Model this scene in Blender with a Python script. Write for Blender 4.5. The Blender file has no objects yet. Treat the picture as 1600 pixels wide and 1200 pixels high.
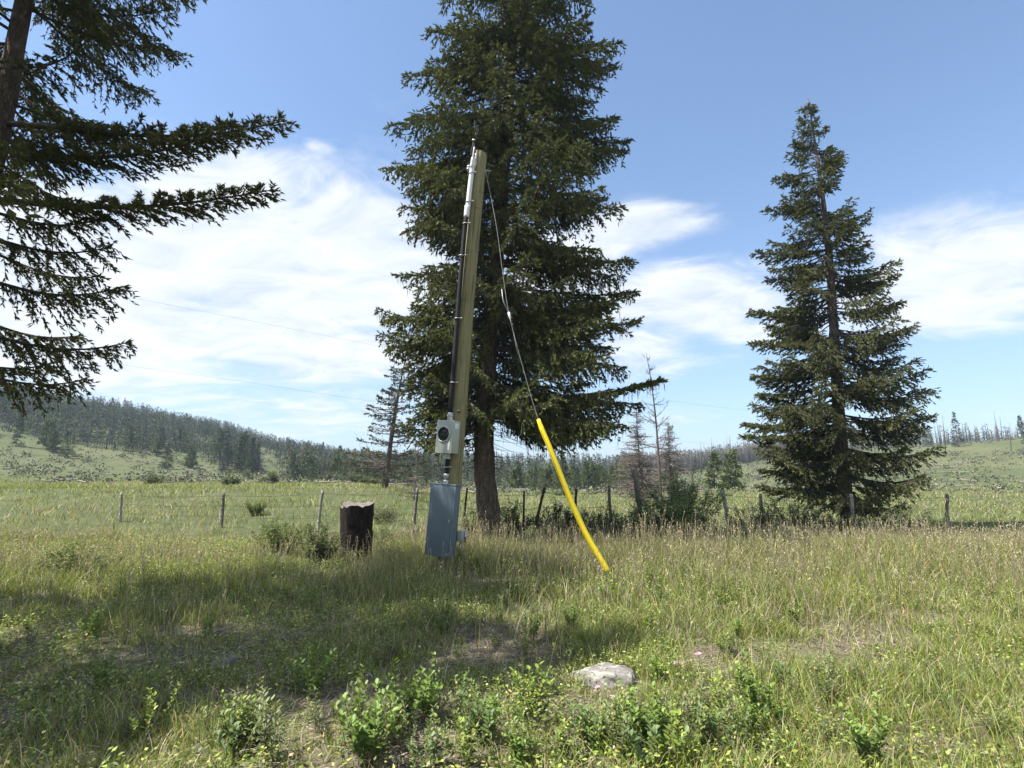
import bpy, math, random
import numpy as np
from mathutils import Vector, Matrix

S = bpy.context.scene
COL = S.collection
# ------------------------------------------------------------------ camera
FPX = 870.0                     # focal length in pixels of a 1600 px wide frame
PITCH = math.radians(9.8)
EYE = 1.6
cd = bpy.data.cameras.new('camera')
cam = bpy.data.objects.new('camera', cd); COL.objects.link(cam)
cam.location = (0, 0, EYE)
cam.rotation_euler = (math.pi/2 + PITCH, 0, 0)
cd.sensor_width = 36; cd.lens = 36*FPX/1600
cd.clip_start = 0.05; cd.clip_end = 6000
S.camera = cam
# ------------------------------------------------------------------ sun, sky, exposure
SUN_EL = math.radians(59); SUN_AZ = math.radians(-107)      # azimuth from +Y towards +X
sd = Vector((math.sin(SUN_AZ)*math.cos(SUN_EL), math.cos(SUN_AZ)*math.cos(SUN_EL), math.sin(SUN_EL)))
sl = bpy.data.lights.new('sun', 'SUN'); sl.energy = 4.8; sl.angle = math.radians(0.55); sl.color = (1.0, 0.95, 0.87)
so = bpy.data.objects.new('sun', sl); COL.objects.link(so)
so.rotation_euler = sd.to_track_quat('Z', 'Y').to_euler(); so.location = (-20, -10, 40)
S.view_settings.view_transform = 'Standard'; S.view_settings.look = 'None'
S.view_settings.exposure = 1.28; S.view_settings.gamma = 1.0

W = bpy.data.worlds.new('World'); S.world = W; W.use_nodes = True
wt = W.node_tree; wt.nodes.clear()
class NT:
    "tiny helper to write node maths"
    def __init__(s, t): s.t = t
    def n(s, typ, **k):
        nd = s.t.nodes.new(typ)
        for a, b in k.items(): setattr(nd, a, b)
        return nd
    def put(s, sock, v):
        if isinstance(v, bpy.types.NodeSocket): s.t.links.new(v, sock)
        elif v is not None: sock.default_value = v
    def m(s, op, a, b=None, c=None, clamp=False):
        nd = s.n('ShaderNodeMath', operation=op, use_clamp=clamp)
        s.put(nd.inputs[0], a); s.put(nd.inputs[1], b)
        if c is not None: s.put(nd.inputs[2], c)
        return nd.outputs[0]
    def noise(s, vec, scale, detail=4, rough=0.55, dist=0.0):
        nd = s.n('ShaderNodeTexNoise'); s.put(nd.inputs['Vector'], vec)
        nd.inputs['Scale'].default_value = scale; nd.inputs['Detail'].default_value = detail
        nd.inputs['Roughness'].default_value = rough; nd.inputs['Distortion'].default_value = dist
        return nd.outputs['Fac']
    def ramp(s, fac, stops):
        nd = s.n('ShaderNodeValToRGB'); s.put(nd.inputs[0], fac)
        el = nd.color_ramp.elements
        while len(el) < len(stops): el.new(0.5)
        for e, (p, c) in zip(el, stops):
            e.position = p; e.color = (c[0], c[1], c[2], 1) if hasattr(c, '__len__') else (c, c, c, 1)
        return nd.outputs[0]
    def mix(s, f, a, b, bt='MIX'):
        nd = s.n('ShaderNodeMix', data_type='RGBA', blend_type=bt)
        s.put(nd.inputs[0], f)
        for i, v in ((6, a), (7, b)):
            s.put(nd.inputs[i], v if isinstance(v, bpy.types.NodeSocket) else (*v[:3], 1))
        return nd.outputs[2]
    def smooth(s, v, lo, hi):
        nd = s.n('ShaderNodeMapRange', interpolation_type='SMOOTHSTEP')
        s.put(nd.inputs[0], v); nd.inputs[1].default_value = lo; nd.inputs[2].default_value = hi
        return nd.outputs[0]

def ray(px, py):
    u = (px-800)/FPX; v = (600-py)/FPX
    return Vector((u, math.cos(PITCH) - v*math.sin(PITCH), math.sin(PITCH) + v*math.cos(PITCH)))
def P(px, py, Y):
    "point at forward distance Y on the ray of a photo pixel"
    d = ray(px, py)
    return Vector((0, 0, EYE)) + d*(Y/d.y)

w = NT(wt)
sky = w.n('ShaderNodeTexSky', sky_type='NISHITA'); sky.sun_disc = False
sky.sun_elevation = SUN_EL; sky.sun_rotation = SUN_AZ % (2*math.pi)
sky.altitude = 300; sky.air_density = 1.1; sky.dust_density = 0.4; sky.ozone_density = 1.7
tc = w.n('ShaderNodeTexCoord'); sx = w.n('ShaderNodeSeparateXYZ'); wt.links.new(tc.outputs['Generated'], sx.inputs[0])
X, Y_, Z = sx.outputs
az = w.m('ARCTAN2', X, Y_)
hor = w.m('SQRT', w.m('ADD', w.m('MULTIPLY', X, X), w.m('MULTIPLY', Y_, Y_)))
el = w.m('ARCTAN2', Z, hor)
# cloud sheet coordinates: stretched out towards the horizon
den = w.m('ADD', w.m('MAXIMUM', Z, 0.0), 0.16)
cx = w.n('ShaderNodeCombineXYZ')
w.put(cx.inputs[0], w.m('DIVIDE', X, den)); w.put(cx.inputs[1], w.m('MULTIPLY', w.m('DIVIDE', Y_, den), 1.35))
nz1 = w.noise(cx.outputs[0], 1.15, 9, 0.56, 0.5)
nz2 = w.noise(cx.outputs[0], 3.6, 8, 0.62, 0.9)
nz = w.m('ADD', w.m('MULTIPLY', nz1, 0.62), w.m('MULTIPLY', nz2, 0.38))
BLOBS = [(385, 290, 120, 80, .72), (430, 420, 190, 90, 1.1), (560, 360, 110, 58, 1.0), (330, 380, 150, 110, 1.0), (480, 540, 200, 75, .72), (560, 460, 130, 70, .8), (60, 450, 330, 190, .9),
         (430, 640, 190, 40, .45), (620, 430, 120, 95, .7), (1005, 352, 85, 36, 1.0), (945, 368, 80, 36, .85), (1085, 468, 125, 52, .92), (980, 480, 110, 40, .7), (1150, 520, 70, 30, .5), (1000, 545, 95, 42, .6),
         (1065, 655, 50, 18, .34), (1500, 430, 220, 90, .7), (495, 228, 26, 12, .42), (870, 420, 90, 70, .7)]
tot = None
for (bx, by, sxp, syp, wgt) in BLOBS:
    r = ray(bx, by); a0 = math.atan2(r.x, r.y); e0 = math.atan2(r.z, math.hypot(r.x, r.y))
    r2 = ray(bx+sxp, by); sa = abs(math.atan2(r2.x, r2.y)-a0); r3 = ray(bx, by-syp)
    se = abs(math.atan2(r3.z, math.hypot(r3.x, r3.y))-e0)
    da = w.m('DIVIDE', w.m('SUBTRACT', az, a0), sa); de = w.m('DIVIDE', w.m('SUBTRACT', el, e0), se)
    q = w.m('ADD', w.m('MULTIPLY', da, da), w.m('MULTIPLY', de, de))
    g = w.m('MULTIPLY', w.m('EXPONENT', w.m('MULTIPLY', q, -0.8)), wgt)
    tot = g if tot is None else w.m('MAXIMUM', tot, g)
back = w.smooth(w.m('ABSOLUTE', az), 1.0, 1.9)
tot = w.m('MAXIMUM', tot, w.m('MULTIPLY', back, 0.45))
dens = w.m('ADD', w.m('MULTIPLY', tot, 1.25), w.m('MULTIPLY', w.m('SUBTRACT', nz, 0.5), 2.3))
cl = w.smooth(dens, 0.10, 0.80)
cl = w.m('MULTIPLY', cl, 0.93)
ccol = w.ramp(w.m('ADD', w.m('MULTIPLY', nz2, 0.6), w.m('MULTIPLY', nz1, 0.4)), [(0.34, (3.1, 3.55, 4.1)), (0.56, (4.6, 4.75, 4.95))])
hz = w.m('POWER', w.m('SUBTRACT', 1.0, w.m('MAXIMUM', w.m('DIVIDE', el, 1.57), 0.0), clamp=True), 7.0)
skc = w.mix(w.m('MULTIPLY', hz, 0.7), sky.outputs[0], (1.3, 2.0, 3.4))
fin = w.mix(cl, skc, ccol)
bg = w.n('ShaderNodeBackground'); bg.inputs['Strength'].default_value = 0.095
wt.links.new(fin, bg.inputs[0])
wo = w.n('ShaderNodeOutputWorld'); wt.links.new(bg.outputs[0], wo.inputs[0])

# ------------------------------------------------------------------ helpers
rg = np.random.default_rng(7)
def tag(o, label=None, cat=None, group=None, kind=None):
    if label: o['label'] = label
    if cat: o['category'] = cat
    if group: o['group'] = group
    if kind: o['kind'] = kind
    return o
def empty(name, loc=(0, 0, 0), label=None, cat=None, group=None):
    o = bpy.data.objects.new(name, None); COL.objects.link(o); o.location = loc
    o.empty_display_size = 0.2
    return tag(o, label, cat, group)
def copy_tree(o, parent=None):
    c = o.copy(); COL.objects.link(c); c.parent = parent
    for ch in [x for x in o.children]: copy_tree(ch, c)
    return c

class Geo:
    "collects vertex and face arrays with a colour per vertex, then makes one mesh"
    def __init__(s): s.V = []; s.F = {3: [], 4: []}; s.C = []; s.n = 0
    def add(s, V, F, C=None):
        V = np.asarray(V, dtype=np.float32).reshape(-1, 3); F = np.asarray(F, dtype=np.int64)
        if len(F): s.F[F.shape[1]].append(F + s.n)
        s.V.append(V); s.n += len(V)
        if C is None: C = np.full((len(V), 3), 0.5)
        C = np.asarray(C, dtype=np.float32)
        if C.ndim == 1: C = np.tile(C, (len(V), 1))
        s.C.append(C)
        return s
    def build(s, name, mat, parent=None, smooth=False):
        V = np.concatenate(s.V); C = np.concatenate(s.C)
        me = bpy.data.meshes.new(name)
        me.vertices.add(len(V)); me.vertices.foreach_set('co', V.astype(np.float32).ravel())
        loops = []; starts = []; pos = 0
        for k in (3, 4):
            if s.F[k]:
                f = np.concatenate(s.F[k]); loops.append(f.ravel())
                starts.append(pos + np.arange(len(f))*k); pos += f.size
        loops = np.concatenate(loops).astype(np.int32); starts = np.concatenate(starts).astype(np.int32)
        me.loops.add(len(loops)); me.loops.foreach_set('vertex_index', loops)
        me.polygons.add(len(starts)); me.polygons.foreach_set('loop_start', starts)
        a = me.color_attributes.new('Col', 'FLOAT_COLOR', 'POINT')
        a.data.foreach_set('color', np.concatenate([C, np.ones((len(C), 1))], 1).astype(np.float32).ravel())
        me.update(calc_edges=True)
        if smooth: me.polygons.foreach_set('use_smooth', np.ones(len(starts), dtype=bool))
        me.validate(verbose=False)
        me.materials.append(mat)
        o = bpy.data.objects.new(name, me); COL.objects.link(o)
        if parent is not None: o.parent = parent
        return o

def norm(a): return a/np.maximum(np.linalg.norm(a, axis=-1, keepdims=True), 1e-9)
def perp(D):
    ref = np.where(np.abs(D[:, 2:3]) > 0.9, np.array([[1., 0, 0]]), np.array([[0, 0, 1.]]))
    a = norm(np.cross(D, ref)); return a, np.cross(D, a)

def tube(pts, rad, sides=8, cap=True, wob=0.0, seed=0):
    pts = np.asarray(pts, dtype=float); n = len(pts); rad = np.broadcast_to(np.asarray(rad, dtype=float), (n,))
    T = norm(np.gradient(pts, axis=0)); up = np.array([0, 0, 1.]) if abs(T[0, 2]) < .9 else np.array([1., 0, 0])
    a = norm(np.cross(T, np.cross(np.broadcast_to(up, T.shape), T))) if False else norm(np.cross(T, np.broadcast_to(up, T.shape)))
    b = np.cross(T, a)
    th = np.arange(sides)/sides*2*math.pi
    rr = rad[:, None]*np.ones(sides)
    if wob:
        r_ = np.random.default_rng(seed)
        f = r_.normal(0, 1, (n, sides)); f = (f+np.roll(f, 1, 1)+np.roll(f, 1, 0))/1.7
        rr = rr*(1+wob*f)
    V = pts[:, None]+rr[:, :, None]*(np.cos(th)[None, :, None]*a[:, None]+np.sin(th)[None, :, None]*b[:, None])
    i = np.arange(n-1)[:, None]*sides; j = np.arange(sides)[None]; k = (j+1) % sides
    F = np.stack([i+j, i+k, i+sides+k, i+sides+j], -1).reshape(-1, 4)
    V = V.reshape(-1, 3)
    tri = []
    if cap:
        V = np.concatenate([V, pts[:1], pts[-1:]])
        c0 = n*sides; c1 = c0+1
        for q in range(sides):
            tri.append((c0, (q+1) % sides, q)); tri.append((c1, (n-1)*sides+q, (n-1)*sides+(q+1) % sides))
    return V, F, np.array(tri)
def add_tube(g, pts, rad, sides=8, cap=True, wob=0.0, seed=0, col=None):
    V, F, T = tube(pts, rad, sides, cap, wob, seed)
    n0 = g.n; g.add(V, F, col)
    if len(T): g.F[3].append(T+n0)
def add_segs(g, A, B, ra, rb, col=None, sides=3):
    "many straight tapered twigs at once"
    A = np.asarray(A); B = np.asarray(B); n = len(A)
    if n == 0: return
    D = norm(B-A); a, b = perp(D)
    th = np.arange(sides)/sides*2*math.pi
    ring = np.cos(th)[None, :, None]*a[:, None]+np.sin(th)[None, :, None]*b[:, None]
    ra = np.broadcast_to(ra, (n,)); rb = np.broadcast_to(rb, (n,))
    V = np.concatenate([A[:, None]+ring*ra[:, None, None], B[:, None]+ring*rb[:, None, None]], 1)
    o = np.arange(n)[:, None, None]*2*sides; j = np.arange(sides); k = (j+1) % sides
    F = (np.stack([j, k, k+sides, j+sides], -1)[None]+o).reshape(-1, 4)
    C = None
    if col is not None:
        c = np.asarray(col); C = np.repeat(c, 2*sides, 0) if c.ndim == 2 else c
    g.add(V.reshape(-1, 3), F, C)
def add_leaves(g, Pn, D, N, L, Wd, col, fold=0.25, shape='oval'):
    "folded leaves: base, sides, tip"
    n = len(Pn); D = norm(D); Sd = norm(np.cross(D, N)); N = np.cross(Sd, D)
    L = np.broadcast_to(L, (n,))[:, None]; Wd = np.broadcast_to(Wd, (n,))[:, None]
    if shape == 'oval':
        v = [Pn, Pn+D*L*.28+Sd*Wd*.42+N*Wd*fold, Pn+D*L*.7+Sd*Wd*.4+N*Wd*fold*.8, Pn+D*L,
             Pn+D*L*.7-Sd*Wd*.4+N*Wd*fold*.8, Pn+D*L*.28-Sd*Wd*.42+N*Wd*fold]
        V = np.stack(v, 1); o = np.arange(n)[:, None]*6
        F = np.concatenate([o+np.array([0, 1, 2, 3]), o+np.array([0, 3, 4, 5])]); k = 6
    else:
        v = [Pn, Pn+D*L*.45+Sd*Wd*.5, Pn+D*L, Pn+D*L*.45-Sd*Wd*.5]
        V = np.stack(v, 1); F = np.arange(n)[:, None]*4+np.array([0, 1, 2, 3]); k = 4
    col = np.asarray(col); C = np.repeat(col, k, 0) if col.ndim == 2 else col
    g.add(V.reshape(-1, 3), F, C)

# value noise on a plane
_tab = np.random.default_rng(3).random((257, 257))
def vnoise(x, y, s=1.0, o=0.0):
    x = np.asarray(x, dtype=float)*s+o+311.7; y = np.asarray(y, dtype=float)*s-o*1.7+97.3
    xi = np.floor(x).astype(int); yi = np.floor(y).astype(int); fx = x-xi; fy = y-yi
    fx = fx*fx*(3-2*fx); fy = fy*fy*(3-2*fy)
    g = lambda a, b: _tab[a % 256, b % 256]
    return (g(xi, yi)*(1-fx)+g(xi+1, yi)*fx)*(1-fy)+(g(xi, yi+1)*(1-fx)+g(xi+1, yi+1)*fx)*fy
def fbm(x, y, s=1.0, o=0.0, oct=3):
    t = 0; a = 1; q = 0
    for i in range(oct): t = t+a*vnoise(x, y, s*2**i, o+i*13.1); q += a; a *= .5
    return t/q
def sst(x, lo, hi):
    t = np.clip((x-lo)/(hi-lo), 0, 1); return t*t*(3-2*t)

# terrain height
HOR = 600+FPX*math.tan(PITCH)
_px = [-600, 0, 200, 350, 450, 530, 600, 700, 800, 900, 1000, 1080, 1150, 1220, 1400, 1700, 2300]
_ry = [ 655, 655, 670, 690, 711, 724, 732, 737, 738, 738, 738, 733, 726, 718, 706, 698, 698]
def tan_el(py): return math.tan(math.atan((600-py)/FPX)+PITCH)
_rt = np.array([tan_el(v) for v in _ry])
def az_px(x, y):
    a = np.clip(np.arctan2(x, y), -1.1, 1.1); return 800+FPX*np.tan(a)/math.cos(PITCH)
def gz(x, y):
    x = np.asarray(x, dtype=float); y = np.asarray(y, dtype=float)
    r = np.hypot(x, y); px = az_px(x, y)
    H = np.interp(px, _px, _rt)*260+EYE*0.6
    r0 = np.interp(px, [300, 700, 900, 1100, 1300], [85, 95, 110, 95, 80])
    z = H*sst(r, r0, 265)*np.where(r > 265, np.exp(-(r-265)/900), 1)
    z = z+1.25*sst(r, 14, 42)*(1-sst(px, 560, 800))*(1-sst(r, 120, 200))
    z = z-0.12*sst(r, 15, 19)*sst(px, 600, 760)*(1-sst(r, 40, 90))
    z = z+(fbm(x, y, .35, 5)-.5)*.16*sst(r, 2, 5)+(fbm(x, y, 1.7, 9, 2)-.5)*.07
    z = z+(fbm(x, y, .03, 21, 3)-.5)*np.interp(r, [20, 60, 150, 300], [0, .5, 2.0, 4])
    return z
def on(px, Y, dz=0.0):
    "point on the ground under a photo column at forward distance Y"
    x = (px-800)/FPX*Y*1.0/math.cos(PITCH)*1.0
    x = x*0.985
    return Vector((x, Y, float(gz(x, Y))+dz))

# ------------------------------------------------------------------ materials
def newmat(name):
    m = bpy.data.materials.new(name); m.use_nodes = True; t = m.node_tree; t.nodes.clear()
    n = NT(t); o = n.n('ShaderNodeOutputMaterial'); b = n.n('ShaderNodeBsdfPrincipled')
    t.links.new(b.outputs[0], o.inputs[0]); return m, n, b, o
def bump(n, b, h, strength=0.4, dist=0.01):
    bp = n.n('ShaderNodeBump'); bp.inputs['Strength'].default_value = strength; bp.inputs['Distance'].default_value = dist
    n.put(bp.inputs['Height'], h); n.put(b.inputs['Normal'], bp.outputs[0])
def mat_leaf(name, trans=0.25, rough=0.55, spec=0.3):
    m, n, b, o = newmat(name)
    at = n.n('ShaderNodeAttribute', attribute_name='Col')
    b.inputs['Roughness'].default_value = rough; b.inputs['Specular IOR Level'].default_value = spec
    n.put(b.inputs['Base Color'], at.outputs['Color'])
    if trans:
        tr = n.n('ShaderNodeBsdfTranslucent'); tcol = n.mix(1.0, at.outputs['Color'], (1.5, 1.6, .55), 'MULTIPLY')
        n.put(tr.inputs[0], tcol)
        mx = n.n('ShaderNodeMixShader'); mx.inputs[0].default_value = trans
        n.t.links.new(b.outputs[0], mx.inputs[1]); n.t.links.new(tr.outputs[0], mx.inputs[2]); n.t.links.new(mx.outputs[0], o.inputs[0])
    return m
def mat_plain(name, col, rough=0.5, metal=0.0, var=0.15, scale=6.0, spec=0.5, bmp=0.0, stretch=None, dirt=None):
    m, n, b, o = newmat(name)
    tcn = n.n('ShaderNodeTexCoord'); v = tcn.outputs['Object']
    if stretch:
        mp = n.n('ShaderNodeMapping'); n.put(mp.inputs[0], v); mp.inputs['Scale'].default_value = stretch; v = mp.outputs[0]
    f = n.noise(v, scale, 6, .6)
    c0 = [c*(1-var) for c in col]; c1 = [min(1, c*(1+var)) for c in col]
    c = n.ramp(f, [(.3, c0), (.7, c1)])
    if dirt:
        f2 = n.smooth(n.noise(v, scale*2.7, 8, .7), dirt[1], dirt[1]+.12); c = n.mix(n.m('MULTIPLY', f2, dirt[2] if len(dirt) > 2 else .7), c, dirt[0])
    n.put(b.inputs['Base Color'], c)
    b.inputs['Roughness'].default_value = rough; b.inputs['Metallic'].default_value = metal; b.inputs['Specular IOR Level'].default_value = spec
    if bmp: bump(n, b, n.noise(v, scale*2, 6, .65), bmp, .01)
    return m
M_spruce = mat_leaf('spruce_needles', 0.10, .6, .25)
M_leaf = mat_leaf('shrub_leaves', 0.25, .52, .35)
M_grass = mat_leaf('grass_blades', 0.25, .55, .3)
M_far = mat_leaf('far_foliage', 0.0, .8, .1)
M_petal = mat_leaf('petals', 0.3, .6, .2)
M_twig = mat_leaf('twigs', 0.0, .85, .15)

def mat_bark(name, dark, light, sc=1.0, bs=.9):
    m, n, b, o = newmat(name); tcn = n.n('ShaderNodeTexCoord')
    mp = n.n('ShaderNodeMapping'); n.put(mp.inputs[0], tcn.outputs['Object']); mp.inputs['Scale'].default_value = (1, 1, .28)
    f = n.noise(mp.outputs[0], 14*sc, 8, .65, .6)
    vo = n.n('ShaderNodeTexVoronoi', feature='DISTANCE_TO_EDGE'); n.put(vo.inputs[0], mp.outputs[0]); vo.inputs['Scale'].default_value = 34*sc
    e = n.smooth(vo.outputs[0], 0.0, .22)
    h = n.m('ADD', n.m('MULTIPLY', e, .16), n.m('MULTIPLY', f, .85))
    c = n.ramp(h, [(.3, [x*.45 for x in dark]), (.55, dark), (.8, light)])
    big = n.smooth(n.noise(tcn.outputs['Object'], 2.2, 5, .6), .55, .72)
    c = n.mix(n.m('MULTIPLY', big, .5), c, light)
    n.put(b.inputs['Base Color'], c); b.inputs['Roughness'].default_value = .9; b.inputs['Specular IOR Level'].default_value = .15
    bump(n, b, h, bs, .03)
    return m
M_bark = mat_bark('spruce_bark', (.10, .078, .065), (.26, .215, .19))
M_char = mat_bark('charred_bark', (.024, .019, .018), (.062, .046, .042), .8)
M_deadbark = mat_bark('weathered_snag', (.17, .15, .14), (.34, .31, .29), .8, .4)

# ground
m, n, b, o = newmat('meadow_ground'); M_ground = m
tcn = n.n('ShaderNodeTexCoord'); v = tcn.outputs['Object']
f1 = n.noise(v, .9, 6, .6); f2 = n.noise(v, 9, 8, .7); f3 = n.noise(v, 60, 6, .7); f4 = n.noise(v, .035, 6, .6)
dirt = n.ramp(f2, [(.3, (.055, .042, .030)), (.5, (.15, .122, .088)), (.72, (.27, .235, .18))])
dirt = n.mix(n.m('MULTIPLY', n.smooth(f3, .5, .7), .6), dirt, (.34, .30, .24))
green = n.ramp(f3, [(.3, (.075, .095, .028)), (.7, (.17, .19, .065))])
near = n.mix(n.smooth(f1, .46, .62), dirt, green)
far = n.ramp(n.m('ADD', n.m('MULTIPLY', f4, .6), n.m('MULTIPLY', f1, .4)), [(.3, (.055, .072, .030)), (.5, (.085, .098, .045)), (.72, (.15, .142, .08))])
far = n.mix(n.m('MULTIPLY', n.smooth(n.noise(v, .5, 6, .7), .5, .68), .5), far, (.05, .06, .03))
sv = n.n('ShaderNodeVectorMath', operation='LENGTH'); n.put(sv.inputs[0], v)
c = n.mix(n.smooth(sv.outputs['Value'], 9, 17), near, far)
n.put(b.inputs['Base Color'], c); b.inputs['Roughness'].default_value = .95; b.inputs['Specular IOR Level'].default_value = .1
bump(n, b, n.m('ADD', f2, f3), .8, .03)

m, n, b, o = newmat('treated_pole_wood'); M_pole = m
tcn = n.n('ShaderNodeTexCoord'); v = tcn.outputs['Object']
mp = n.n('ShaderNodeMapping'); n.put(mp.inputs[0], v); mp.inputs['Scale'].default_value = (1, 1, .05)
g1 = n.noise(mp.outputs[0], 42, 6, .6); g2 = n.noise(v, 1.1, 5, .6)
mp3 = n.n('ShaderNodeMapping'); n.put(mp3.inputs[0], v); mp3.inputs['Scale'].default_value = (1, 1, 6)
g3 = n.noise(mp3.outputs[0], .9, 6, .7)
c = n.ramp(g1, [(.3, (.145, .132, .066)), (.7, (.25, .226, .118))])
c = n.mix(n.m('MULTIPLY', n.smooth(g2, .45, .7), .5), c, (.25, .225, .12))
c = n.mix(n.m('MULTIPLY', n.smooth(g3, .56, .64), .45), c, (.12, .10, .05))
g4 = n.smooth(n.noise(mp.outputs[0], 26, 3, .4), .62, .66)
c = n.mix(n.m('MULTIPLY', g4, .75), c, (.055, .045, .025))
n.put(b.inputs['Base Color'], c); b.inputs['Roughness'].default_value = .75; b.inputs['Specular IOR Level'].default_value = .3
bump(n, b, g1, .3, .01)

M_white = mat_plain('white_conduit', (.60, .62, .64), .45, 0, .06, 5, dirt=((.30, .29, .27), .6, .4))
M_black = mat_plain('black_conduit', (.011, .011, .012), .75, 0, .3, 8, .3)
M_galv = mat_plain('galvanised_steel', (.42, .43, .44), .42, .75, .2, 14)
M_grey = mat_plain('grey_green_enamel', (.33, .37, .335), .42, .0, .04, 4, dirt=((.30, .29, .25), .62, .5))
M_blue = mat_plain('blue_grey_enamel', (.10, .135, .165), .55, .0, .06, 4, dirt=((.06, .08, .10), .62, .5))
M_dark = mat_plain('socket_black', (.02, .02, .022), .35, 0, .2, 20)
M_tag = mat_plain('white_tag', (.66, .66, .64), .5, 0, .08, 30, dirt=((.18, .18, .2), .56, .8))
M_yellow = mat_plain('yellow_plastic', (.86, .66, .012), .38, 0, .05, 3, dirt=((.45, .33, .06), .58, .45))
M_wire = mat_plain('steel_strand', (.30, .30, .30), .5, .5, .1, 30)
M_aerial = mat_plain('aerial_conductor', (.20, .20, .21), .6, .1, .1, 3)
M_post = mat_plain('weathered_post', (.15, .135, .12), .9, 0, .45, 9, .15, .6, (1, 1, .15))
M_greypost = mat_plain('silver_grey_post', (.28, .26, .23), .9, 0, .3, 9, .15, .6, (1, 1, .15))
M_rusty = mat_plain('rusty_steel_post', (.055, .043, .036), .8, .1, .5, 20, .2)
M_cut = mat_plain('stump_cut_face', (.15, .135, .12), .9, 0, .4, 16, .15, .5)

m, n, b, o = newmat('lichen_granite'); M_rock = m
tcn = n.n('ShaderNodeTexCoord'); v = tcn.outputs['Object']
f1 = n.noise(v, 30, 8, .7); f2 = n.noise(v, 7, 6, .6, .5); f3 = n.noise(v, 120, 3, .6)
c = n.ramp(f1, [(.3, (.13, .118, .108)), (.7, (.30, .28, .26))])
c = n.mix(n.m('MULTIPLY', n.smooth(f3, .55, .65), .5), c, (.08, .07, .06))
geo = n.n('ShaderNodeNewGeometry'); sz = n.n('ShaderNodeSeparateXYZ'); n.put(sz.inputs[0], tcn.outputs['Object'])
top = n.smooth(n.m('ADD', sz.outputs[2], n.m('MULTIPLY', n.m('SUBTRACT', f2, .5), .75)), .095, .125)
c = n.mix(n.m('MULTIPLY', top, .8), c, (.36, .37, .32))
c = n.mix(n.m('MULTIPLY', n.smooth(n.noise(v, 22, 6, .65), .57, .62), .8), c, (.05, .05, .02))
n.put(b.inputs['Base Color'], c); b.inputs['Roughness'].default_value = .92; b.inputs['Specular IOR Level'].default_value = .15
bump(n, b, n.m('ADD', f1, n.m('MULTIPLY', f2, 2)), .9, .02)
M_rock2 = mat_plain('brown_stone', (.15, .12, .10), .9, 0, .5, 18, .15, .8)

# ------------------------------------------------------------------ the ground sheet
rr = np.concatenate([[0.01], np.geomspace(.8, 2600, 330)]); aa = np.linspace(-math.pi, math.pi, 641)[:-1]
# finer steps in front of the camera
aa = aa+0.42*np.sin(aa)*-1*0.9
aa = np.sort(aa)
R_, A_ = np.meshgrid(rr, aa, indexing='ij')
gx = R_*np.sin(A_); gy = R_*np.cos(A_)
V = np.stack([gx, gy, gz(gx, gy)], -1).reshape(-1, 3)
na = len(aa); i = np.arange(len(rr)-1)[:, None]*na; j = np.arange(na)[None]; k = (j+1) % na
F = np.stack([i+j, i+na+j, i+na+k, i+k], -1).reshape(-1, 4)
g = Geo(); g.add(V, F)
ground = g.build('ground', M_ground, smooth=True); tag(ground, 'rough meadow ground rising to wooded hills', None, None, 'structure')

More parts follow.
